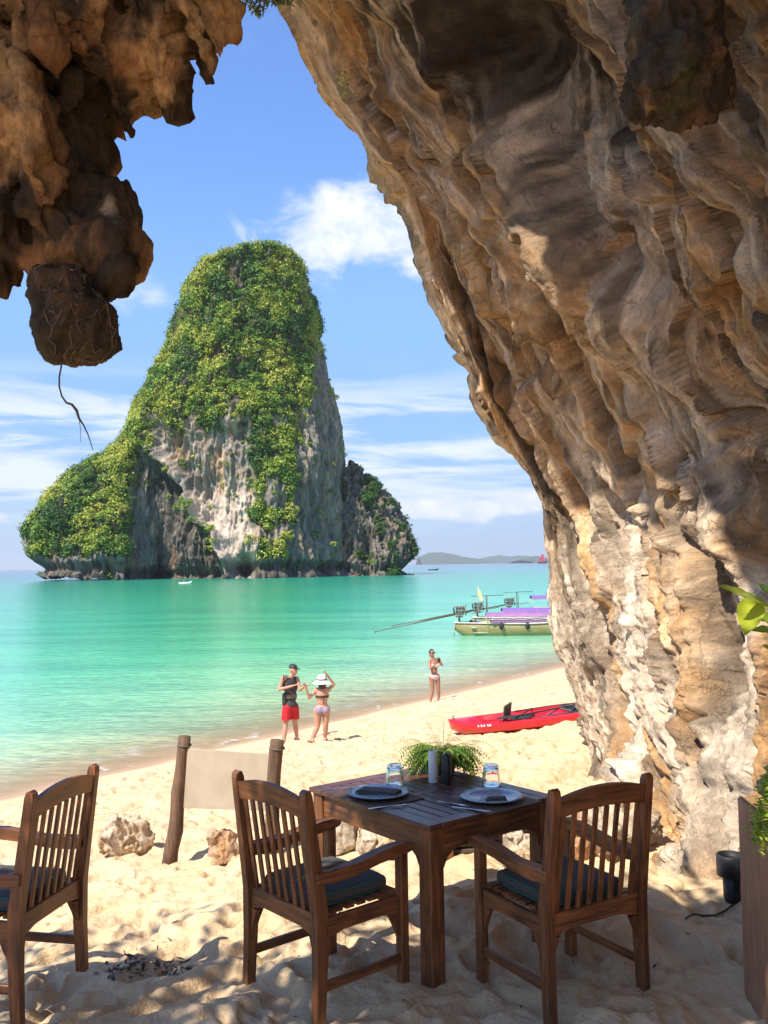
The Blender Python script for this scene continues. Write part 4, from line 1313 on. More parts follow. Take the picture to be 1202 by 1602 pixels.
bm = bmesh.new(); Y0 = pl[1]
pts = [local(264, 1366, Y0), local(268, 1330, Y0), local(275, 1300, Y0), local(277, 1275, Y0), local(279, 1240, Y0), local(284, 1205, Y0), local(287, 1175, Y0), local(289, 1152, Y0)]
tube(bm, pts, [.075, .066, .070, .062, .064, .058, .056, .057], 14); bm_obj('post', bm, M_post, sg, True)
bm = bmesh.new(); Y1 = pr_[1]
pts = [local(424, 1350, Y1), local(426, 1300, Y1), local(427, 1250, Y1), local(429, 1210, Y1), local(432, 1175, Y1), local(434, 1158, Y1)]
tube(bm, pts, [.062, .060, .060, .058, .060, .058], 14); bm_obj('post', bm, M_post, sg, True)
for (qx, qy, Yq, r_) in ((288.5, 1166, Y0, .060), (433.5, 1171, Y1, .062)):
    bm = bmesh.new(); c = local(qx, qy, Yq)
    tube(bm, [c + Vector((r_ * math.cos(a), r_ * math.sin(a), .004 * math.sin(a * 2))) for a in np.linspace(0, 2 * math.pi, 20)], .007, 6, False); bm_obj('wire_binding', bm, simple('old_wire', (.12, .10, .08), None, 10, .6, 0), sg, True)
bm = bmesh.new(); Ya, Yb = Y0 - .02, Y1 - .02
q = [local(286, 1264, Ya), local(428, 1269, Yb), local(430, 1180, Yb), local(290, 1171, Ya)]
nv = (q[1] - q[0]).cross(q[3] - q[0]).normalized() * .018
f_ = [bm.verts.new(v) for v in q]; g_ = [bm.verts.new(v - nv) for v in q]
bm.faces.new(f_); bm.faces.new(g_[::-1])
for i in range(4): bm.faces.new((f_[i], g_[i], g_[(i + 1) % 4], f_[(i + 1) % 4]))
bmesh.ops.bevel(bm, geom=list(bm.edges), offset=.004, segments=2, affect='EDGES', profile=.5)
bm_obj('board', bm, simple('board_paint', (.40, .32, .23), (.34, .27, .19), 4, .75, .1), sg)

# ---- low slatted bench beyond the table
p = on_ground(770, 1345); bn = thing('low_bench', 'low weathered slatted bench half hidden behind the table', 'bench', tuple(p), R(12))
for s in (-1, 1):
    for k in (0, 1):
        bm = bmesh.new(); box(bm, (s * .33, k * .30, .12), (.06, .06, .30), .004); bm_obj('leg', bm, WZ, bn)
    bm = bmesh.new(); box(bm, (s * .33, .15, .265), (.045, .40, .035), .003); bm_obj('bearer', bm, WY, bn)
M_grey = wood('weathered_teak', 0, (.05, .035, .025), (.16, .11, .075), .7, 0)
for k in range(5):
    bm = bmesh.new(); box(bm, (0, -.03 + k * .09, .297), (.86, .068, .022), .003); bm_obj('slat', bm, M_grey, bn)
p = on_ground(722, 1344); pk = thing('plank_stack', 'thin stack of dark planks lying on the sand beyond the table legs', 'planks', tuple(p), R(6))
for k in range(3):
    bm = bmesh.new(); box(bm, (.02 * k, .03 * k, .02 + k * .034), (.55 - .03 * k, .16, .026), .004); bm_obj('plank', bm, M_grey, pk)

# ---- planter at the right edge
M_plbox = wood('planter_board', 2, (.22, .10, .05), (.42, .21, .115), .6, .05)
PX0, PY0, PH = 1.70, 4.08, .97
plt_ = thing('planter_box', 'tall brown wooden planter cut off by the right edge of the photo', 'planter', (PX0, PY0, 0), R(-4))
for k in range(4):
    bm = bmesh.new(); box(bm, (.078 + k * .152, 0, PH / 2 - .03), (.150, .028, PH + .06), .004)
    bm_obj('board', bm, M_plbox, plt_)
    bm = bmesh.new(); box(bm, (.014, .09 + k * .152, PH / 2 - .03), (.028, .150, PH + .055), .004); bm_obj('board', bm, M_plbox, plt_)
bm = bmesh.new(); box(bm, (.31, .32, PH - .10), (.56, .58, .04), .01); bm_obj('soil', bm, simple('soil', (.05, .035, .025), None, 30, .95, .5, .01), plt_)
# bright small-leaved plant spilling over it
sp = []
for i in range(900):
    a = random.uniform(0, 2 * math.pi); rr = random.random() ** .5
    cx, cy = PX0 + .13 + rr * .20 * math.cos(a), PY0 + .08 + rr * .22 * math.sin(a)
    h_ = PH + .05 + .24 * (1 - rr ** 3) * random.uniform(.6, 1) + .04 * perlin(np.array([[cx * 9, cy * 9, 0]]))[0]
    if rr > .8: h_ -= random.uniform(0, .16)
    col = random.choice([(.48, .60, .05), (.56, .66, .10), (.34, .50, .05), (.22, .34, .05)])
    for k in range(4):
        d = np.array([random.gauss(0, 1), random.gauss(0, 1), random.uniform(.1, 1.2)])
        sp.append((np.array([cx, cy, h_]) + np.array([random.gauss(0, .012) for _ in range(3)]), d, random.uniform(.025, .045), .014, .6, col))
V, F, cc = ribbons(sp, 2)
np_mesh('trailing_plant', V, F, M_leaf_near, None, smooth=False, fcols=cc, label='bright lime green small leaved plant spilling over the right edge planter', category='plant')
sp_ = bpy.data.objects['trailing_plant']

# big leaves reaching in at the right edge
lp = thing('broad_leaf_plant', 'broad yellow-green leaves reaching in at the right edge before the cave wall', 'plant', (1.75, 3.25, 0))
bm = bmesh.new(); o0 = Vector((1.75, 3.25, 0))
tube(bm, [Vector((0, 0, -.02)), Vector((-.03, .0, .6)), Vector((.02, .02, 1.2)), Vector((-.02, 0, 1.7)), Vector((-.06, 0, 2.05))], [.03, .027, .022, .016, .008], 8)
bm_obj('stem', bm, simple('green_stem', (.12, .16, .05), (.09, .1, .04), 12, .6, .1), lp, True)


def leaf(p0, p1, wd, fold, curl, col):
    p0, p1 = Vector(p0), Vector(p1); ax = (p1 - p0); L = ax.length; ax.normalize()
    sd = ax.cross(Vector((0, -.6, 1))).normalized(); up = sd.cross(ax)
    V, F = [], []; n, m = 12, 6
    for i in range(n + 1):
        k = i / n; ww = wd * (math.sin(math.pi * k ** .8) ** .75 + .01)
        c = p0 + ax * L * k + Vector((0, 0, -curl * k * k * L))
        for j in range(m + 1):
            q = j / m * 2 - 1
            V.append(c + sd * ww / 2 * q + up * (abs(q) ** 1.3 * fold * ww + .003 * math.sin(k * 26 + abs(q) * 4)))
    for i in range(n):
        for j in range(m): a = i * (m + 1) + j; F.append((a, a + 1, a + m + 2, a + m + 1))
    np_mesh('leaf', np.array(V) - np.array(o0), np.array(F), M_leaf_near, lp, fcols=np.tile(col, (len(F), 1)))


def wv(px, py, Y): return Vector(W(px, py, Y * YS))


for a, b_, wd, fo, cu, col in [((1215, 962, 2.65), (1122, 903, 2.6), .062, .18, .10, (.36, .40, .06)), ((1220, 960, 2.6), (1148, 916, 2.5), .055, .2, .1, (.33, .38, .09)), ((1180, 935, 2.6), (1166, 985, 2.5),   .085, .10, .1, (.42, .48, .04)),
                               ((1225, 985, 2.7), (1150, 940, 2.7), .075, .15, .1, (.20, .28, .04)), ((1222, 1030, 2.6), (1194, 1010, 2.55), .05, .2, .0, (.36, .40, .02)), ((1230, 955, 2.6), (1185, 912, 2.6), .05, .2, .0, (.08, .15, .02)),
                               ((1240, 900, 2.7), (1225, 840, 2.7), .09, .2, .1, (.16, .25, .04)), ((1250, 980, 2.7), (1330, 930, 2.8), .1, .2, .1, (.16, .25, .04)), ((1235, 995, 2.65), (1172, 978, 2.6), .05, .2, .1, (.24, .31, .05))]:
    leaf(wv(*a), wv(*b_), wd, fo, cu, col)
bm = bmesh.new()
for a in [(1215, 962, 2.65), (1222, 1030, 2.6), (1240, 900, 2.7)]: tube(bm, [wv(*a) - o0, Vector((-.03, 0, 1.72))], [.004, .007], 6)
bm_obj('leaf_stalk', bm, bpy.data.materials['green_stem'], lp, True)

# ---- black ground spotlight and its cable
p = on_ground(1146, 1410)
sl = thing('ground_spotlight', 'black cylindrical ground spotlight at the foot of the cave wall', 'spotlight', tuple(p))
bm = bmesh.new(); lathe(bm, [(0, -.05), (.05, -.05), (.052, .0), (.055, .13), (.05, .135), (0, .135)], seg=24); bm_obj('stem', bm, M_dark, sl, True)
bm = bmesh.new(); lathe(bm, [(0, .136), (.085, .136), (.090, .142), (.090, .262), (.084, .268), (.078, .268), (.074, .24), (0, .24)], seg=28); bm_obj('lamp_housing', bm, M_dark, sl, True)
bm = bmesh.new(); pts = []
for (cx, cy) in [(1150, 1412), (1136, 1424), (1120, 1432), (1100, 1437), (1085, 1437), (1072, 1440)]:
    q = on_ground(cx, cy); pts.append((q[0], q[1], gz(q[0], q[1]) + .006))
tube(bm, pts, [.006, .006, .006, .007, .006, .004], 6); bm_obj('power_cable', bm, M_dark, None, True, label='short black cable lying on the sand below the spotlight', category='cable')

# ---- leaf litter and twigs on the sand
sp = []
for i in range(230):
    if random.random() < .6: px, py = random.gauss(255, 42), random.gauss(1475, 12)
    else: px, py = random.uniform(10, 1150), random.uniform(1400, 1590)
    if random.random() < .35: px, py = 200 + random.gauss(0, 18), 1490 + random.gauss(0, 6)
    q = at_z(px, min(py, 1590), 0.0); z = gz(q[0], q[1])
    if not math.isfinite(z): continue
    sz = random.uniform(.018, .06) * (1 if py < 1510 and px < 330 else .55)
    sp.append(((q[0], q[1], z + .006), (random.gauss(0, 1), random.gauss(0, 1), random.uniform(-.05, .35)), sz, sz * random.uniform(.08, .6), random.uniform(-.5, .6), random.choice([(.07, .04, .022), (.12, .07, .035), (.035, .022, .015), (.16, .10, .05)])))
V, F, cc = ribbons(sp, 3)
np_mesh('leaf_litter', V, F, M_leaf_near, None, smooth=False, fcols=cc, kind='stuff')

# ---- foliage hanging over the top of the arch, and a tuft on the wall
sp = []
for (cx, cy, Y, n, r) in [(398, 4, 8.8, 40, .06), (412, -4, 8.8, 40, .06), (404, 14, 8.8, 22, .035), (432, -2, 8.9, 40, .05), (445, -2, 9.0, 30, .04), (380, -40, 8.8, 150, .2), (430, -45, 8.9, 150, .2), (478, -40, 9.0, 80, .15)]:
    c0 = W(cx, cy, Y)
    for i in range(n):
        sp.append((c0 + np.array([max(-1.1, min(1.1, random.gauss(0, 1))) * r for _ in range(3)]) * [1, 1, .7], (random.gauss(0, 1), random.gauss(0, 1), random.uniform(-1, .8)), random.uniform(.05, .10), random.uniform(.015, .03), .8, random.choice([(.10, .15, .04), (.19, .22, .07), (.05, .08, .03), (.22, .18, .08)])))
V, F, cc = ribbons(sp, 2)
hf = np_mesh('overhanging_foliage', V, F, M_leaf_near, None, smooth=False, fcols=cc, label='wisps of foliage hanging over the gap at the top of the cave arch', category='plant')
bm = bmesh.new()
for (ax, ay, bx_, by_, Y) in [(380, -60, 399, 12, 8.8), (395, -60, 412, 4, 8.8), (425, -60, 434, 2, 8.9), (440, -60, 447, 1, 9.0), (400, -60, 405, 20, 8.8)]:
    a_, b_ = W(ax, ay, Y), W(bx_, by_, Y); tube(bm, [a_, (a_ + b_) / 2 + [.03, .02, 0], b_], [.010, .006, .002], 5)
bm_obj('twig', bm, bpy.data.materials['green_stem'], hf)
c0 = W(541, 138, 9.1)
for i in range(46): sp.append((c0 + np.array([random.gauss(0, .03), -.1 + random.gauss(0, .03), random.uniform(-.16, .14)]), (random.gauss(-.2, .5), -1, random.uniform(-.3, .7)), random.uniform(.07, .13), .018, 1.3, random.choice([(.16, .19, .05), (.24, .23, .06), (.12, .14, .04)])))
V, F, cc = ribbons(sp, 3); np_mesh('wall_tuft', V, F, M_leaf_near, None, smooth=False, fcols=cc, label='small yellowish tuft of plants growing on the upper cave wall', category='plant')


# ---- shade tree standing behind and to the left: throws the dappled shade
def shade_tree():
    t = thing('shade_tree', 'leafy beach tree whose branches shade the foreground sand', 'tree', (-5.6, -.8, 0))
    bm = bmesh.new(); B = Vector((-5.6, -.8, 0))
    tube(bm, [(0, 0, -.1), (.1, .1, 1.5), (.3, .1, 3.0), (.7, .3, 4.4), (1.2, .6, 5.6)], [.24, .19, .16, .12, .07], 10); bm_obj('trunk', bm, simple('bark', (.16, .11, .07), (.09, .06, .04), 12, .9, .6, .01), t, True)
    bm = bmesh.new(); ends = []
    for k in range(13):
        a = random.uniform(-.9, 1.3); L = random.uniform(2.4, 5.0); z0 = random.uniform(3.0, 5.0)
        s0 = Vector((.4, .15, z0)); e = s0 + Vector((math.cos(a) * L, math.sin(a) * L * .9, random.uniform(.3, 1.4)))
        m_ = (s0 + e) / 2 + Vector((0, 0, .35)); tube(bm, [s0, m_, e], [.06, .04, .012], 6)
        for q in range(7): ends.append(m_.lerp(e, random.uniform(0, 1.1)) + Vector((random.gauss(0, .35), random.gauss(0, .35), random.gauss(0, .25))))
    bm_obj('branch', bm, bpy.data.materials['bark'], t, True)
    ends = [tuple(e + B) for e in ends if (e + B).z > 4.4]
    for i in range(420):                                  # the broad outer crown, leaning over the tables
        z = random.uniform(4.7, 6.6); k = z / math.tan(R(SUN_EL))
        gx_, gy_ = random.uniform(-3.6, 3.6), random.uniform(3.2, 6.2)
        n_ = perlin(np.array([[gx_ * 1.25 + 3, gy_ * 1.6, 2.2]]))[0]
        if n_ > .42 - .32 * sstep(gy_, 4.9, 6.0) + (.1 if gy_ < 4.9 else 0): continue
        if abs(gx_ - 2.4) < .6 and abs(gy_ - 4.7) < .55: continue
        if gy_ > 5.5 and gx_ < .2 and random.random() < .8: continue
        ends.append((gx_ - k * math.sin(R(SUN_AZ)), gy_ - k * math.cos(R(SUN_AZ)), z))
    sp = []
    for e in ends:
        for i in range(22):
            sp.append((Vector(e) - B + Vector((random.gauss(0, .17), random.gauss(0, .17), random.gauss(0, .12))), (random.gauss(0, 1), random.gauss(0, 1), random.uniform(-.6, .5)), random.uniform(.10, .18), random.uniform(.05, .08), .4, random.choice([(.05, .10, .02), (.08, .14, .03)])))
    V, F, cc = ribbons(sp, 2); np_mesh('crown', V, F, M_leaf_near, t, smooth=False, fcols=cc, kind='stuff')


shade_tree()

# ================================================================ KAYAK, BOATS, PEOPLE
def loft(secs, closed=True):
    """secs: list of rings (equal length) -> V, F with end caps left to the pinched ends"""
    V = np.array(secs); return V, grid_faces(V.shape[0], V.shape[1], closed)


M_red = simple('red_plastic', (.60, .006, .012), (.52, .006, .012), 6, .32, .05, .002, coat=.3)
M_black = simple('black_rubber', (.016, .015, .016), (.03, .03, .03), 30, .6, .2)
M_olive = simple('olive_pad', (.12, .12, .05), (.07, .07, .035), 30, .7, .2)
M_white = simple('white_print', (.75, .72, .70), None, 20, .6, 0)


def kayak():
    a = on_ground(706, 1149); b = np.array([a[0] + 1.75, a[1] - 1.25])
    d = np.array([b[0] - a[0], b[1] - a[1]]); d /= np.linalg.norm(d); L = 3.9
    mid = a[:2] + d * L / 2
    t = thing('kayak', 'red two-seat plastic kayak lying on the beach by the cave wall', 'kayak', (mid[0], mid[1], float(zsmooth(*mid)) - .0), math.atan2(d[1], d[0]))
    slope = float(zsmooth(*(a[:2] + d * 3.2)) - zsmooth(*a[:2])) / 3.2
    t.rotation_euler = Matrix.Rotation(math.atan2(d[1], d[0]), 3, 'Z').to_euler(); t.rotation_euler = (Matrix.Rotation(math.atan2(d[1], d[0]), 3, 'Z') @ Matrix.Rotation(-math.atan(slope), 3, 'Y') @ Matrix.Rotation(R(9), 3, 'X')).to_euler()
    secs = []; n, m = 60, 32
    for i in range(n + 1):
        k = i / n * 2 - 1; x = k * L / 2
        wd = .40 * (1 - abs(k) ** 2.6) ** .75 + .008; zt = .245 + .075 * abs(k) ** 2.6 * (1 if k < 0 else .8); zb = .015 + .27 * max(0, abs(k) - .80) / .2 * (abs(k) - .55)
        cock = .11 * sstep(.78 - abs(k), 0, .12) * (1 - .45 * math.exp(-((k - .02) / .07) ** 2))
        r = []
        for j in range(m):
            q = 2 * math.pi * j / m; c, s = math.cos(q), math.sin(q)
            y = wd * np.sign(c) * abs(c) ** .65
            if s >= 0: z = zt - .06 + .06 * abs(s) ** .7 - cock * (1 - sstep(abs(y) / wd, .62, .86))
            else: z = zt - .06 - (zt - .06 - zb) * abs(s) ** .75
            r.append((x, y, z))
        secs.append(r)
    V, F = loft(secs); np_mesh('hull', V, F, M_red, t)
    for xs in (-.62, .55):
        bm = bmesh.new(); box(bm, (xs + .12, 0, .175), (.40, .42, .035), .012); bm_obj('seat', bm, M_black, t)
        bm = bmesh.new(); box(bm, (xs - .10, 0, .31 if xs < 0 else .24), (.035, .28, .30 if xs < 0 else .22), .014, Matrix.Rotation(R(22 if xs < 0 else -72), 3, 'Y')); bm_obj('backrest', bm, M_olive if xs < 0 else M_black, t)
    bm = bmesh.new(); tube(bm, [(-.75, -.30, .235), (-.2, -.33, .24), (.4, -.32, .24), (.9, -.28, .235)], .009, 6); tube(bm, [(-.75, .30, .235), (0, .33, .24), (.9, .28, .235)], .009, 6)
    for xs in (-.45, .2, .75): tube(bm, [(xs, -.32, .24), (xs + .1, 0, .27), (xs + .04, .32, .24)], .012, 6)
    bm_obj('strap', bm, M_black, t, True)
    bm = bmesh.new(); tube(bm, [(-.35, -.22, .27), (1.35, .16, .30)], .016, 8); bm_obj('paddle_shaft', bm, M_black, t, True)
    bm = bmesh.new()
    prism(bm, [(-.35, -.30), (-.62, -.36), (-.80, -.30), (-.80, -.21), (-.60, -.18), (-.36, -.20)], .012, 'xy', .285, .003); prism(bm, [(1.35, .10), (1.62, .10), (1.75, .17), (1.72, .25), (1.5, .25), (1.34, .20)], .012, 'xy', .31, .003)
    bm_obj('paddle_blade', bm, M_black, t)
    bm = bmesh.new()
    for k, (x0, w_) in enumerate([(-1.16, .05), (-1.09, .04), (-1.03, .06), (-.95, .03), (-.90, .07)]):
        box(bm, (x0, -.33 - .012 * k, .205), (w_ * .7, .012, .030 + .01 * (k % 2)), .002, Matrix.Rotation(R(-6), 3, 'Y'))
    bm_obj('hull_lettering', bm, M_white, t)
    bm = bmesh.new(); tube(bm, [(-1.80, 0, .30), (-1.86, .0, .34), (-1.80, 0, .37)], .01, 6); tube(bm, [(1.78, 0, .30), (1.84, .0, .34), (1.78, 0, .30)], .01, 6); bm_obj('carry_handle', bm, M_black, t, True)


kayak()

M_hullw = simple('boat_planks', (.42, .34, .14), (.22, .17, .07), 3, .6, .3, .02, (.5, 4, 14))
M_gun = simple('gunwale_paint', (.62, .60, .48), (.5, .48, .38), 5, .5, 0)
M_iron = simple('engine_iron', (.09, .075, .06), (.20, .15, .10), 12, .5, .2, metal=.3)
M_pink = simple('pink_tarp', (.34, .14, .28), (.22, .12, .24), 2.5, .6, .2, .02)
M_purp = simple('purple_tarp', (.24, .10, .32), (.16, .10, .30), 2.5, .6, .2, .02)
M_blue = simple('blue_tarp', (.12, .25, .62), (.18, .30, .66), 2.5, .6, .2, .02)
M_pole = simple('pale_pole', (.45, .42, .36), (.3, .28, .24), 9, .6, 0)
M_brown = simple('maroon_cloth', (.16, .03, .03), (.10, .02, .02), 5, .8, 0)


def hull_mesh(L, B, Dp, sheer, n=34, m=9):
    secs = []
    for i in range(n + 1):
        k = i / n; x = k * L
        wd = B / 2 * (.30 + .70 * math.sin(math.pi * min(1, k * 2.2) * .5)) * (1 - max(0, (k - .55) / .45) ** 2.2) + .02
        top = Dp * (1 + sheer * max(0, (k - .35) / .65) ** 2 + .12 * (1 - k) ** 3); bot = -.22 * (1 - max(0, (k - .6) / .4) ** 2) + .55 * max(0, 1 - k / .10) ** 1.6 + max(0, (k - .75) / .25) ** 2 * Dp * sheer * .75
        r = [(x - .05 * (1 - k), wd * math.sin(q) ** .8 if q > 0 else 0, top - (top - bot) * (math.cos(q) ** .75 if q < math.pi / 2 else 0)) for q in np.linspace(0, math.pi / 2, m)]
        out = [(p[0], p[1], p[2]) for p in r[::-1]] + [(p[0], -p[1], p[2]) for p in r[1:]]
        inn = [(p[0], p[1] * .90, p[2] + .05 if p[2] < top - .01 else p[2]) for p in out[::-1]]
        secs.append(out + inn)
    return loft(secs), secs


def longtail(px, py, head, label, L=11.0, canopy=M_pink, roof=M_pink, shaft=4.6, frame=True, scale=1.0, rzoff=0, group='longtail boats moored off the beach', low=False):
    p = at_z(px, py, SEA)
    t = thing('longtail_boat', label, 'boat', (p[0], p[1], SEA), head, group); t.scale = (scale,) * 3
    (V, F), secs = hull_mesh(L, 1.75, .72, 1.35)
    V = V.copy(); np_mesh('hull', V, F, M_hullw, t)
    bm = bmesh.new(); m = 9; e1 = [Vector(s[0]) + Vector((0, .02, .0)) for s in secs]; e2 = [Vector(s[2 * m - 2]) + Vector((0, -.02, .0)) for s in secs]
    tube(bm, e1, .045, 6); tube(bm, e2, .045, 6); tube(bm, [e1[0], e2[0]], .045, 6); bm_obj('gunwale', bm, M_gun, t, True)
    bm = bmesh.new()
    for x in (1.1, 2.3, 3.5, 4.7, 5.9, 7.1): box(bm, (x, 0, .50), (.28, 1.30, .04), .005)
    bm_obj('thwart', bm, M_gun, t)
    bm = bmesh.new(); box(bm, (4.3, 0, .18), (6.4, 1.15, .04), .005); bm_obj('deck_boards', bm, M_gun, t)
    # canopy: arched cloth on hoops
    zc = 1.18 if low else 1.75
    secs2 = []
    for k in range(13):
        x = 1.9 + k * .42; r = []
        for j in range(13):
            a = j / 12 * math.pi; r.append((x, .82 * math.cos(a) * (1 + .0 * k), zc + .24 * math.sin(a) - .03 * abs(math.sin(k * 1.57 + .3))))
        secs2.append(r)
    V2 = np.array(secs2); n_, m_ = V2.shape[:2]; V3 = np.concatenate([V2.reshape(-1, 3), V2.reshape(-1, 3) - [0, 0, .02]])
    F2 = grid_faces(n_, m_); np_mesh('canopy', V3, np.concatenate([F2, F2[:, ::-1] + n_ * m_]), roof, t)
    bm = bmesh.new()
    for x in (1.95, 3.3, 4.6, 5.9, 6.9):
        for s in (-.80, .80): tube(bm, [(x, s, .55), (x, s, zc)], .022, 6)
    bm_obj('canopy_pole', bm, M_pole, t, True)
    for s in (-1, 1):
        bm = bmesh.new(); prism(bm, [(2.2 + .3 * i, .78 + .05 * math.sin(i * 2.1)) for i in range(13)][::-1] + [(2.2 + .3 * i, 1.08) for i in range(13)][::1], .02, 'xz', s * .835, 0)
        bm_obj('side_curtain', bm, canopy, t)
    # engine on its post, tiller, long shaft, propeller
    bm = bmesh.new(); box(bm, (.25, 0, .95), (.12, .12, .55), .01); box(bm, (.25, 0, 1.18), (.45, .40, .10), .01); bm_obj('engine_mount', bm, M_iron, t)
    eg = bm_obj('engine', box(bmesh.new(), (.30, 0, 1.42), (.50, .30, .28), .03), M_iron, t)
    bm = bmesh.new()
    for k in range(3): lathe(bm, [(0, 0), (.085, 0), (.085, .18), (.06, .22), (0, .22)], (.12 + .19 * k, 0, 1.592), 12)
    bm_obj('cylinder_head', bm, M_iron, eg, True)
    bm = bmesh.new(); tube(bm, [(.5, .2, 1.45), (.62, .32, 1.62), (.70, .34, 1.90)], .035, 8); tube(bm, [(-.05, -.2, 1.40), (-.10, -.28, 1.70), (-.02, -.28, 1.80)], .05, 8); bm_obj('exhaust_pipe', bm, M_iron, eg, True)
    bm = bmesh.new(); lathe(bm, [(0, -.04), (.16, -.04), (.19, 0), (.16, .04), (0, .04)], seg=18)
    for v in bm.verts: v.co = Vector((.66 + v.co.z, v.co.x, 1.42 + v.co.y))
    bm_obj('flywheel', bm, M_iron, eg, True)
    bm = bmesh.new(); tube(bm, [(.6, .1, 1.40), (1.3, .12, 1.36), (1.75, .15, 1.45)], .022, 6); bm_obj('tiller', bm, M_iron, t, True)
    end = Vector((-shaft, -.25, .18 if not low else .30))
    bm = bmesh.new(); tube(bm, [(0, 0, 1.30), end.lerp(Vector((0, 0, 1.3)), .45), end], [.05, .035, .02], 8); bm_obj('propeller_shaft', bm, M_iron, t, True)
    bm = bmesh.new()
    for k in range(3):
        a = k * 2.094; dd = Vector((0, math.cos(a), math.sin(a)))
        box(bm, end + dd * .09, (.02, .07, .13), .004, Matrix.Rotation(-a + R(90) * 0 + math.pi / 2 - 0, 3, 'X'))
    ell(bm, end, (.06, .035, .035), 1); bm_obj('propeller', bm, M_iron, t)
    bm = bmesh.new(); tube(bm, [(-.02, .3, .72), (-.12, .32, .4), (-.10, .3, .05), (-.3, .35, -.12)], .03, 6); tube(bm, [(-.02, -.3, .72), (-.10, -.35, .3), (-.06, -.3, -.1)], .025, 6); bm_obj('mooring_rope', bm, M_pole, t, True)
    if frame:
        bm = bmesh.new(); tube(bm, [(.9, -.6, .6), (.9, -.6, 2.25), (.9, .6, 2.25), (.9, .6, .6)], .028, 6); tube(bm, [(-.2, -.5, 2.25), (2.0, -.5, 2.3)], .022, 6)
        bm_obj('stern_frame', bm, M_iron, t, True)
    for q, (x, y) in enumerate(((1.25, -.25), (1.45, .2), (1.0, .3))):
        bm = bmesh.new(); box(bm, (x, y, .72), (.26, .18, .36), .03); lathe(bm, [(0, 0), (.04, 0), (.04, .05), (0, .05)], (x, y, .905), 10); bm_obj('fuel_can', bm, M_blue if q == 1 else M_brown, t)
    bm = bmesh.new(); tube(bm, [(2.0 + .5 * k, -.86, .98 + .06 * (k % 2)) for k in range(11)], .02, 5); tube(bm, [(2.0, -.84, 1.12), (7.0, -.84, 1.10)], .03, 5); bm_obj('canopy_rail', bm, M_gun, t, True)
    for x in (2.8, 4.4):
        bm = bmesh.new(); ell(bm, (x, -.90, .62), (.14, .10, .24), 2); bm_obj('fender', bm, M_black, t, True)
    bm = bmesh.new(); ell(bm, (6.3, -.2, .85), (.55, .45, .235), 2); ell(bm, (7.0, -.1, .80), (.35, .4, .28), 2); bm_obj('luggage_cover', bm, M_brown, t, True)
    return t


longtail(713, 994, R(-4), 'nearest longtail boat with straw coloured hull and pink canopy beside the cave wall', low=True, frame=False, shaft=5.0, roof=M_pink)
longtail(742, 984, R(-2), 'longtail boat with pipe frame over its stern, just behind the nearest one', low=True, frame=True, roof=M_purp, shaft=5.6)
longtail(792, 973, R(-3), 'farthest longtail boat of the three, its stern farthest right', low=False, frame=True, roof=M_purp, canopy=M_blue, shaft=6.5)
# pennant
p = at_z(749, 985, SEA); fl = thing('pennant', 'small pale yellow pennant on a thin pole above the longtail boats', 'flag', (p[0], p[1], SEA))
bm = bmesh.new(); tube(bm, [(0, 0, -.3), (0, 0, 3.05)], .02, 6); bm_obj('pole', bm, M_pole, fl, True)
bm = bmesh.new(); prism(bm, [(.02, 2.9), (.18, 2.6), (.34, 2.1), (.30, 1.9), (.12, 2.0), (.02, 2.35)], .02, 'xz', 0, .003); bm_obj('flag_cloth', bm, simple('yellow_cloth', (.62, .66, .22), (.7, .7, .4), 6, .7, 0), fl)


# far craft
def small_boat(px, py, L, label, mat, person=True, name='small_boat', canopy=False):
    p = at_z(px, py, SEA)
    t = thing(name, label, 'boat', (p[0], p[1], SEA), random.uniform(-.15, .15), 'small craft near the island')
    (V, F), _ = hull_mesh(L, L * .16, .28 * L / 4 + .1, 1.0, 16, 5)
    V = V - [L / 2, 0, .03]; np_mesh('hull', V, F, mat, t)
    if person:
        bm = bmesh.new()
        for x in ((-.1 * L,) if L < 4 else (-.15 * L, .1 * L)):
            cap(bm, (x, 0, .25), .16, (x, 0, .65), .18, 8); ell(bm, (x, 0, .98), (.12, .12, .14), 1); cap(bm, (x, .16, .62), .06, (x + .35, .1, .55), .05, 6)
        bm_obj('paddler', bm, simple('paddler_skin', (.5, .3, .2), None, 10, .6, 0), t, True)  # one even skin colour
    if canopy:
        bm = bmesh.new(); box(bm, (0, 0, 1.5), (L * .5, L * .14, .08), .02); bm_obj('canopy', bm, M_pole, t)
        bm = bmesh.new()
        for x in (-.22, .22):
            for s in (-.06, .06): tube(bm, [(x * L, s * L, .4), (x * L, s * L, 1.5)], .03, 6)
        bm_obj('canopy_pole', bm, M_pole, t)
    return t


M_cream = simple('cream_paint', (.7, .66, .55), None, 5, .5, 0); M_kw = simple('white_hull', (.75, .72, .66), None, 5, .5, 0); M_ko = simple('orange_hull', (.6, .22, .06), None, 5, .5, 0); M_kd = simple('dark_hull', (.03, .03, .04), None, 5, .5, 0)
small_boat(279, 903, 9.0, 'long cream boat at the foot of the island cliff', M_cream, True)
small_boat(290, 913, 3.6, 'white kayak with paddler, nearer than the other craft by the island', M_kw, True)
small_boat(150, 901, 3.6, 'orange kayak close under the left end of the island', M_ko, True)
small_boat(97, 901, 3.4, 'pale kayak farthest left off the island shoulder', M_kw, True)
small_boat(618, 900, 3.6, 'white kayak under the right outcrop, left of a pair', M_kw, True)
small_boat(636, 899, 3.4, 'cream kayak of a close pair under the right outcrop', M_cream, True)
small_boat(642, 899.5, 3.4, 'orange kayak of a close pair under the right outcrop', M_ko, True)
small_boat(678, 892, 8, 'low dark boat in open water right of the island', M_kd, False)


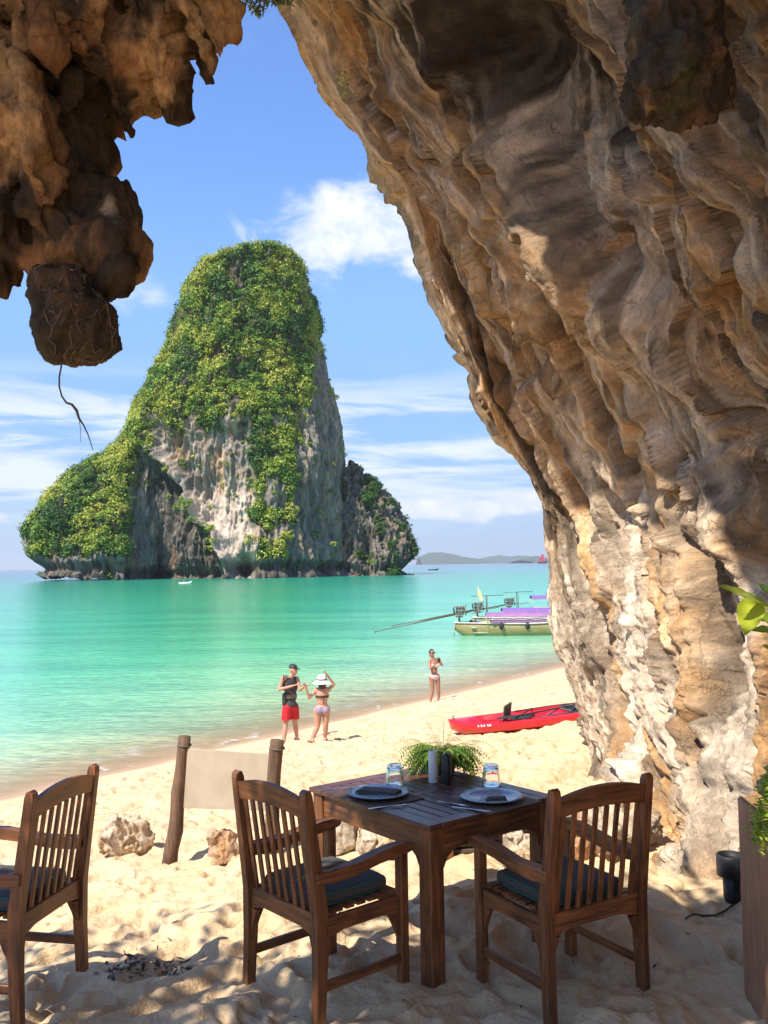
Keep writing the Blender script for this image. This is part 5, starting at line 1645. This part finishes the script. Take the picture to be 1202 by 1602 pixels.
def junk():
    p = at_z(849, 881.6, SEA); k = p[1] / FPX
    t = thing('junk_boat', 'distant sailing junk with red battened sails near the horizon', 'boat', (p[0], p[1], SEA), 0)
    s = k
    (V, F), _ = hull_mesh(15 * s, 4 * s, 3.0 * s, .5, 16, 5); V = V - [7.5 * s, 0, 0]; np_mesh('hull', V, F, simple('junk_hull', (.07, .03, .03), None, .1, .7, 0), t)
    M_sail = simple('red_sail', (.55, .03, .05), (.45, .02, .04), .2, .8, 0)
    for x0, w_, h_ in ((-3.6 * s, 4.2 * s, 10 * s), (.2 * s, 5.5 * s, 14.5 * s), (4.8 * s, 3 * s, 10 * s)):
        for q in range(5):
            z0 = 3.2 * s + (h_ - 3.2 * s) * q / 5; z1 = 3.2 * s + (h_ - 3.2 * s) * (q + .93) / 5; bl = w_ * (1 - .12 * abs(q - 1.5))
            bm = bmesh.new(); prism(bm, [(x0 - bl * .45, z0), (x0 + bl * .5, z0 + .12 * s), (x0 + bl * .48, z1 + .15 * s), (x0 - bl * .42, z1)], .12 * s, 'xz', 0, 0); bm_obj('sail_panel', bm, M_sail, t)
        bm = bmesh.new(); tube(bm, [(x0, .1 * s, 1.5 * s), (x0, .1 * s, h_ * 1.05)], .14 * s, 6); bm_obj('mast', bm, M_iron, t)


junk()

# ---------------------------------------------------------------- people
M_skin = simple('skin_light', (.50, .27, .18), (.44, .22, .14), 8, .5, 0)
M_skin2 = simple('skin_tanned', (.36, .17, .10), (.30, .14, .08), 8, .45, 0)
M_hair = simple('dark_hair', (.02, .014, .01), (.04, .025, .018), 60, .5, .3, .003, (1, 1, .2))


def hand(bm, wr, el_, s=1.0, curl=.5, side=1):
    wr, el_ = Vector(wr), Vector(el_); d = (wr - el_).normalized(); up = Vector((0, 0, 1)); sd = d.cross(up).normalized(); pn = sd.cross(d)
    pc = wr + d * .045 * s
    box(bm, pc, (.072 * s, .032 * s, .09 * s), .006, Matrix((sd, pn, d)).transposed())
    for k, L in enumerate((.062, .070, .066, .052)):
        b = wr + d * .085 * s + sd * (k - 1.5) * .020 * s
        q = b + (d + pn * -curl * .4).normalized() * L * .5 * s; r = q + (d * (1 - curl * .5) - pn * curl).normalized() * L * .5 * s
        cap(bm, b, .0105 * s, q, .0095 * s, 6); cap(bm, q, .0095 * s, r, .008 * s, 6)
    b = wr + d * .03 * s + sd * side * -.036 * s; q = b + (d * .6 - sd * side * .8).normalized() * .035 * s; cap(bm, b, .012 * s, q, .011 * s, 6); cap(bm, q, .011 * s, q + d * .03 * s, .009 * s, 6)


def person(label, J, skin, s=1.0, female=False, face=(0, -1, 0), look=None):
    """J: joints in world space. Returns root, joints relative to the root"""
    base = (Vector(J['foot_l']) + Vector(J['foot_r'])) / 2; base.z = gz(base.x, base.y)
    t = thing('person', label, 'person', tuple(base))
    K = {k: Vector(v) - base for k, v in J.items()}
    bm = bmesh.new()
    hipw = .085 if not female else .088
    sh = (K['sh_l'] + K['sh_r']) / 2; hp = K['hip']; f = Vector(face).normalized(); rt = Vector((0, 0, 1)).cross(f).normalized()
    bx = (K['sh_r'] - K['sh_l']).normalized()
    rotm = Matrix((bx, Vector((0, 0, 1)).cross(bx), Vector((0, 0, 1)))).transposed()
    chest = sh.lerp(hp, .28); waist = sh.lerp(hp, .62)
    cw = .165 if not female else .135
    ell(bm, chest, (cw, .105, .17), 3, rotm); ell(bm, waist, (cw * .80, .088, .15), 3, rotm); ell(bm, hp, (.155 if not female else .158, .11, .115), 3, rotm)
    cap(bm, K['sh_l'], .055, sh, .07); cap(bm, K['sh_r'], .055, sh, .07)
    if female:
        for q in (-1, 1): ell(bm, chest + bx * q * .065 + f * .085 - Vector((0, 0, .01)), (.055, .05, .055), 2)
        for q in (-1, 1): ell(bm, hp + bx * q * .07 - f * .06 - Vector((0, 0, .03)), (.085, .08, .09), 2)
    hd = K['head']; cap(bm, sh + Vector((0, 0, .02)), .055, hd - Vector((0, 0, .09)), .05)
    ell(bm, hd, (.076, .092, .112), 3, Matrix((rt, -f, Vector((0, 0, 1)))).transposed().inverted() if False else Matrix((rt, f, Vector((0, 0, 1)))).transposed())
    ell(bm, hd + f * .045 - Vector((0, 0, .065)), (.045, .045, .045), 2)          # jaw
    cap(bm, hd + f * .088 + Vector((0, 0, .012)), .010, hd + f * .110 - Vector((0, 0, .022)), .014, 6)   # nose
    cap(bm, hd + f * .090 - Vector((0, 0, .055)) - rt * .02, .010, hd + f * .090 - Vector((0, 0, .055)) + rt * .02, .010, 6)   # lips
    for q in (-1, 1): ell(bm, hd + rt * q * .078, (.012, .022, .032), 1)
    for k in ('l', 'r'):
        hj = hp + bx * (hipw if k == 'r' else -hipw) - Vector((0, 0, .04))
        cap(bm, hj, .090 if not female else .092, K['knee_' + k], .056); cap(bm, K['knee_' + k], .055, K['knee_' + k].lerp(K['foot_' + k] + Vector((0, 0, .08)), .38), .056)
        cap(bm, K['knee_' + k].lerp(K['foot_' + k] + Vector((0, 0, .08)), .38), .056, K['foot_' + k] + Vector((0, 0, .085)), .036)
        ft = K['foot_' + k]; toe = (f + bx * (.3 if k == 'r' else -.3)).normalized()
        cap(bm, ft + Vector((0, 0, .045)) - toe * .04, .036, ft + Vector((0, 0, .030)) + toe * .13, .030)
        for q in range(5): cap(bm, ft + toe * .13 + toe.cross(Vector((0, 0, 1))) * (q - 2) * .016 + Vector((0, 0, .022)), .012, ft + toe * (.175 - .008 * abs(q)) + toe.cross(Vector((0, 0, 1))) * (q - 2) * .017 + Vector((0, 0, .018)), .010, 6)
        cap(bm, K['sh_' + k], .050 if not female else .042, K['el_' + k], .038 if not female else .032); cap(bm, K['el_' + k], .038 if not female else .032, K['ha_' + k], .026 if not female else .022)
        hand(bm, K['ha_' + k], K['el_' + k], 1.0, .6, 1 if k == 'r' else -1)
    V, N, F = fuse(bm, .0095, 3, .5)
    np_mesh('body', V, F, skin, t)
    for q in (-1, 1):
        bm = bmesh.new(); ell(bm, hd + f * .083 + rt * q * .030 + Vector((0, 0, .018)), (.012, .010, .008), 1); bm_obj('eye', bm, M_hair, t, True)
    return t, K, dict(sh=sh, hp=hp, chest=chest, waist=waist, bx=bx, f=f, rt=rt, rotm=rotm, hd=hd)


def garment(name, build, clip, mat, t, vox=.011):
    bm = bmesh.new(); build(bm); V, N, F = fuse(bm, vox, 3)
    cen = V[F].mean(1); keep = clip(cen); F = F[keep]
    used = np.unique(F); mp = -np.ones(len(V), int); mp[used] = np.arange(len(used))
    np_mesh(name, V[used], mp[F], mat, t)


def J_(D, d): return {k: tuple(W(v[0], v[1], D + (v[2] if len(v) > 2 else 0))) for k, v in d.items()}


def fix_feet(J, dz_keep=True):
    for k in ('foot_l', 'foot_r'):
        x, y, z = J[k]; g = gz(x, y); J[k] = (x, y, g + .0)
    return J


# man in cap, tank top and red shorts
D = float(on_ground(455, 1161)[1])
Jm = fix_feet(J_(D, dict(head=(459, 1048), sh_l=(443, 1061, -.10), sh_r=(465, 1062, .12), hip=(455, 1104), knee_l=(447, 1133, -.06), knee_r=(462, 1132, .10), foot_l=(444, 1164, -.14), foot_r=(465, 1159, .12),
                         el_l=(437, 1079, -.16), el_r=(470, 1079, .0), ha_l=(458, 1073, -.235), ha_r=(477, 1074, -.10))))
t, K, B = person('man in black cap, grey tank top and red shorts looking at his hands', Jm, M_skin, face=(.86, -.42, -.15))
M_tank = simple('tank_cloth', (.050, .042, .045), (.035, .03, .032), 20, .85, .3); M_tank2 = simple('tank_stripe', (.16, .15, .11), (.12, .115, .09), 20, .85, .3)
M_shorts = simple('red_shorts_cloth', (.55, .010, .020), (.45, .008, .015), 12, .75, .5, .01)


def tors(k):
    def f(bm):
        ell(bm, B['chest'], (.165 + k, .105 + k, .175 + k), 3, B['rotm']); ell(bm, B['waist'], (.140 + k, .098 + k, .16 + k), 3, B['rotm']); ell(bm, B['hp'], (.158 + k, .115 + k, .12 + k), 3, B['rotm'])
        cap(bm, K['sh_l'].lerp(B['sh'], .45), .056 + k * .8, K['sh_r'].lerp(B['sh'], .45), .056 + k * .8)
    return f


zs_, zh = B['sh'].z, B['hp'].z
garment('tank_top', tors(.016), lambda c: (c[:, 2] > zh - .02) & (c[:, 2] < zs_ + .03), M_tank, t)
garment('tank_stripe', tors(.0195), lambda c: (c[:, 2] > zh + .17) & (c[:, 2] < zh + .26), M_tank2, t)


def shorts(bm):
    ell(bm, B['hp'], (.168, .128, .13), 3, B['rotm'])
    for k, q in (('l', -1), ('r', 1)):
        hj = B['hp'] + B['bx'] * .085 * q - Vector((0, 0, .03)); cap(bm, hj, .112, hj.lerp(K['knee_' + k], .95), .105)


kz = (K['knee_l'].z + K['knee_r'].z) / 2
garment('shorts', shorts, lambda c: (c[:, 2] < zh + .04) & (c[:, 2] > kz + .10), M_shorts, t)
bm = bmesh.new(); hd, f = B['hd'], B['f']
rt3 = Matrix((B['rt'], f, Vector((0, 0, 1)))).transposed()
ell(bm, hd + Vector((0, 0, .055)), (.086, .103, .078), 3, rt3)
bmesh.ops.delete(bm, geom=[v for v in bm.verts if v.co.z < hd.z + .035], context='VERTS')
cp = bm_obj('cap', bm, M_black, t, True)
bm = bmesh.new(); ell(bm, hd + f * .12 + Vector((0, 0, .045)), (.062, .065, .010), 2, rt3); bm_obj('visor', bm, M_black, cp, True)
bm = bmesh.new(); box(bm, K['sh_l'].lerp(B['hp'], .72) + Vector((-.085, -.04, -.02)), (.09, .15, .26), .02); sbp = B['sh']
tube(bm, [K['sh_l'].lerp(B['hp'], .5) + Vector((-.08, -.05, .06)), K['sh_l'] + Vector((.02, -.06, .06)), B['sh'] + Vector((.06, .05, .05)), B['hp'] + Vector((.1, .16, .2))], .012, 6)
bm_obj('shoulder_bag', bm, M_black, t)
for k in ('l', 'r'):
    bm = bmesh.new(); toe = (f + B['bx'] * (.3 if k == 'r' else -.3)).normalized(); box(bm, K['foot_' + k] + toe * .05 + Vector((0, 0, .008)), (.095, .27, .018), .006, Matrix((toe.cross(Vector((0, 0, 1))), toe, Vector((0, 0, 1)))).transposed()); bm_obj('sandal', bm, M_brown, t)

# woman in white hat
D = float(on_ground(497, 1163)[1])
Jw = fix_feet(J_(D, dict(head=(504, 1067), sh_l=(495, 1080), sh_r=(514, 1079), hip=(504, 1109), knee_l=(497, 1136), knee_r=(510, 1133), foot_l=(489, 1166, -.05), foot_r=(509, 1157, .08),
                         el_l=(484, 1092, -.05), el_r=(523, 1071, .02), ha_l=(479, 1077, -.12), ha_r=(512, 1056, -.05))))
t, K, B = person('woman in wide white hat and black strapped bikini seen from behind', Jw, M_skin, female=True, face=(-.25, .97, 0))
zc_, zh = B['chest'].z, B['hp'].z


def tw(k):
    def f(bm):
        ell(bm, B['chest'], (.135 + k, .105 + k, .17 + k), 3, B['rotm']); ell(bm, B['waist'], (.108 + k, .088 + k, .15 + k), 3, B['rotm']); ell(bm, B['hp'], (.158 + k, .11 + k, .115 + k), 3, B['rotm'])
        for q in (-1, 1):
            ell(bm, B['chest'] + B['bx'] * q * .065 + B['f'] * .085 - Vector((0, 0, .01)), (.055 + k, .05 + k, .055 + k), 2); ell(bm, B['hp'] + B['bx'] * q * .07 - B['f'] * .06 - Vector((0, 0, .03)), (.085 + k, .08 + k, .09 + k), 2)
            hj = B['hp'] + B['bx'] * .088 * q - Vector((0, 0, .04)); cap(bm, hj, .092 + k, hj.lerp(K['knee_' + ('r' if q > 0 else 'l')], .3), .085 + k)
    return f


def brief(B_, zh_):
    def f(c):
        lx = np.abs((c - np.array(B_['hp'])) @ np.array(B_['bx'])); return (c[:, 2] < zh_ + .055) & (c[:, 2] > zh_ - .14 + lx * .95)
    return f


garment('bikini_strap', tw(.009), lambda c: (c[:, 2] > zc_ - .035) & (c[:, 2] < zc_ + .0), M_black, t)
M_bik = simple('patterned_bikini', (.40, .30, .36), (.12, .10, .20), 45, .7, 0); garment('bikini_bottom', tw(.010), brief(B, zh), M_bik, t)
bm = bmesh.new(); b0 = B['chest'] - B['f'] * .118; tube(bm, [b0 + Vector((0, 0, -.02)), b0 + Vector((.0, 0, -.12)), b0 + Vector((.01, .01, -.17))], .008, 6); bm_obj('strap_ends', bm, M_black, t, True)
bm = bmesh.new(); hd = B['hd']
lathe(bm, [(.20, -.035), (.19, -.028), (.15, .005), (.112, .020), (.104, .035), (.100, .09), (.088, .125), (.05, .142), (0, .145)], (hd.x, hd.y, hd.z + .01), 28)
ht = bm_obj('sun_hat', bm, simple('white_straw', (.72, .70, .64), (.62, .60, .53), 60, .8, .3, .002), t, True)
bm = bmesh.new(); lathe(bm, [(.1075, .030), (.1065, .055)], (hd.x, hd.y, hd.z + .01), 28); bm_obj('hat_band', bm, M_black, ht, True)
bm = bmesh.new(); ell(bm, hd - B['f'] * .03 - Vector((0, 0, .045)), (.085, .085, .11), 2); bm_obj('hair', bm, M_hair, t, True)
for k in ('l', 'r'):
    bm = bmesh.new(); toe = (B['f'] + B['bx'] * (.3 if k == 'r' else -.3)).normalized(); box(bm, K['foot_' + k] + toe * .05 + Vector((0, 0, .008)), (.085, .25, .016), .006, Matrix((toe.cross(Vector((0, 0, 1))), toe, Vector((0, 0, 1)))).transposed()); bm_obj('sandal', bm, M_brown, t)

# woman by the water
D = float(on_ground(681, 1097)[1])
Jv = fix_feet(J_(D, dict(head=(676, 1022), sh_l=(672, 1034, -.02), sh_r=(685, 1033, .04), hip=(680, 1058), knee_l=(677, 1079, -.03), knee_r=(686, 1078, .02), foot_l=(674, 1098, -.05), foot_r=(687, 1096, .05),
                         el_l=(673, 1046, -.18), el_r=(692, 1041, -.10), ha_l=(683, 1038, -.235), ha_r=(688, 1033, -.24))))
t, K, B = person('tanned woman in pale bikini at the waterline holding her hands up together', Jv, M_skin2, female=True, face=(.45, -.9, 0))
zc_, zh = B['chest'].z, B['hp'].z
M_pb = simple('pale_bikini', (.62, .46, .42), (.55, .40, .38), 30, .7, 0)
garment('bikini_top', tw(.009), lambda c: (c[:, 2] > zc_ - .055) & (c[:, 2] < zc_ + .035) & (((c - np.array(B['chest'])) @ np.array(B['f']) > .02) | (c[:, 2] < zc_ - .03)), M_pb, t)
garment('bikini_bottom', tw(.010), brief(B, zh), M_pb, t)
bm = bmesh.new(); hd = B['hd']; ell(bm, hd - B['f'] * .022 + Vector((0, 0, .022)), (.086, .092, .112), 3); ell(bm, hd - B['f'] * .10 - Vector((0, 0, .03)), (.035, .04, .09), 2); bm_obj('hair', bm, M_hair, t, True)
bm = bmesh.new(); box(bm, (K['ha_l'] + K['ha_r']) / 2 + Vector((.02, -.06, .06)), (.075, .012, .15), .004); bm_obj('phone', bm, M_dark, None, False, label='dark phone held up by the woman at the waterline', category='phone').location = t.location
bm = bmesh.new(); box(bm, hd + B['f'] * .092 + Vector((0, 0, .018)), (.13, .015, .035), .005, Matrix((B['rt'], B['f'], Vector((0, 0, 1)))).transposed()); bm_obj('sunglasses', bm, M_black, t)

# ---------------------------------------------------------------- air
m, t_, b_ = new_mat('air'); m.node_tree.nodes.clear(); q_ = NT(m.node_tree)
pv = q_.n('VolumePrincipled', ins={'Color': (.93, .96, 1.0, 1), 'Density': HAZE, 'Anisotropy': .2}); ou = q_.n('OutputMaterial'); q_.link(pv.outputs[0], ou.inputs['Volume'])
if HAZE > 0:
    bm = bmesh.new(); bmesh.ops.create_cube(bm, size=1, matrix=Matrix.Translation((0, 20000 - 400, 170 - 36)) @ Matrix.Diagonal((60000, 41000, 400, 1)))
    bm_obj('haze', bm, m, None, kind='stuff')
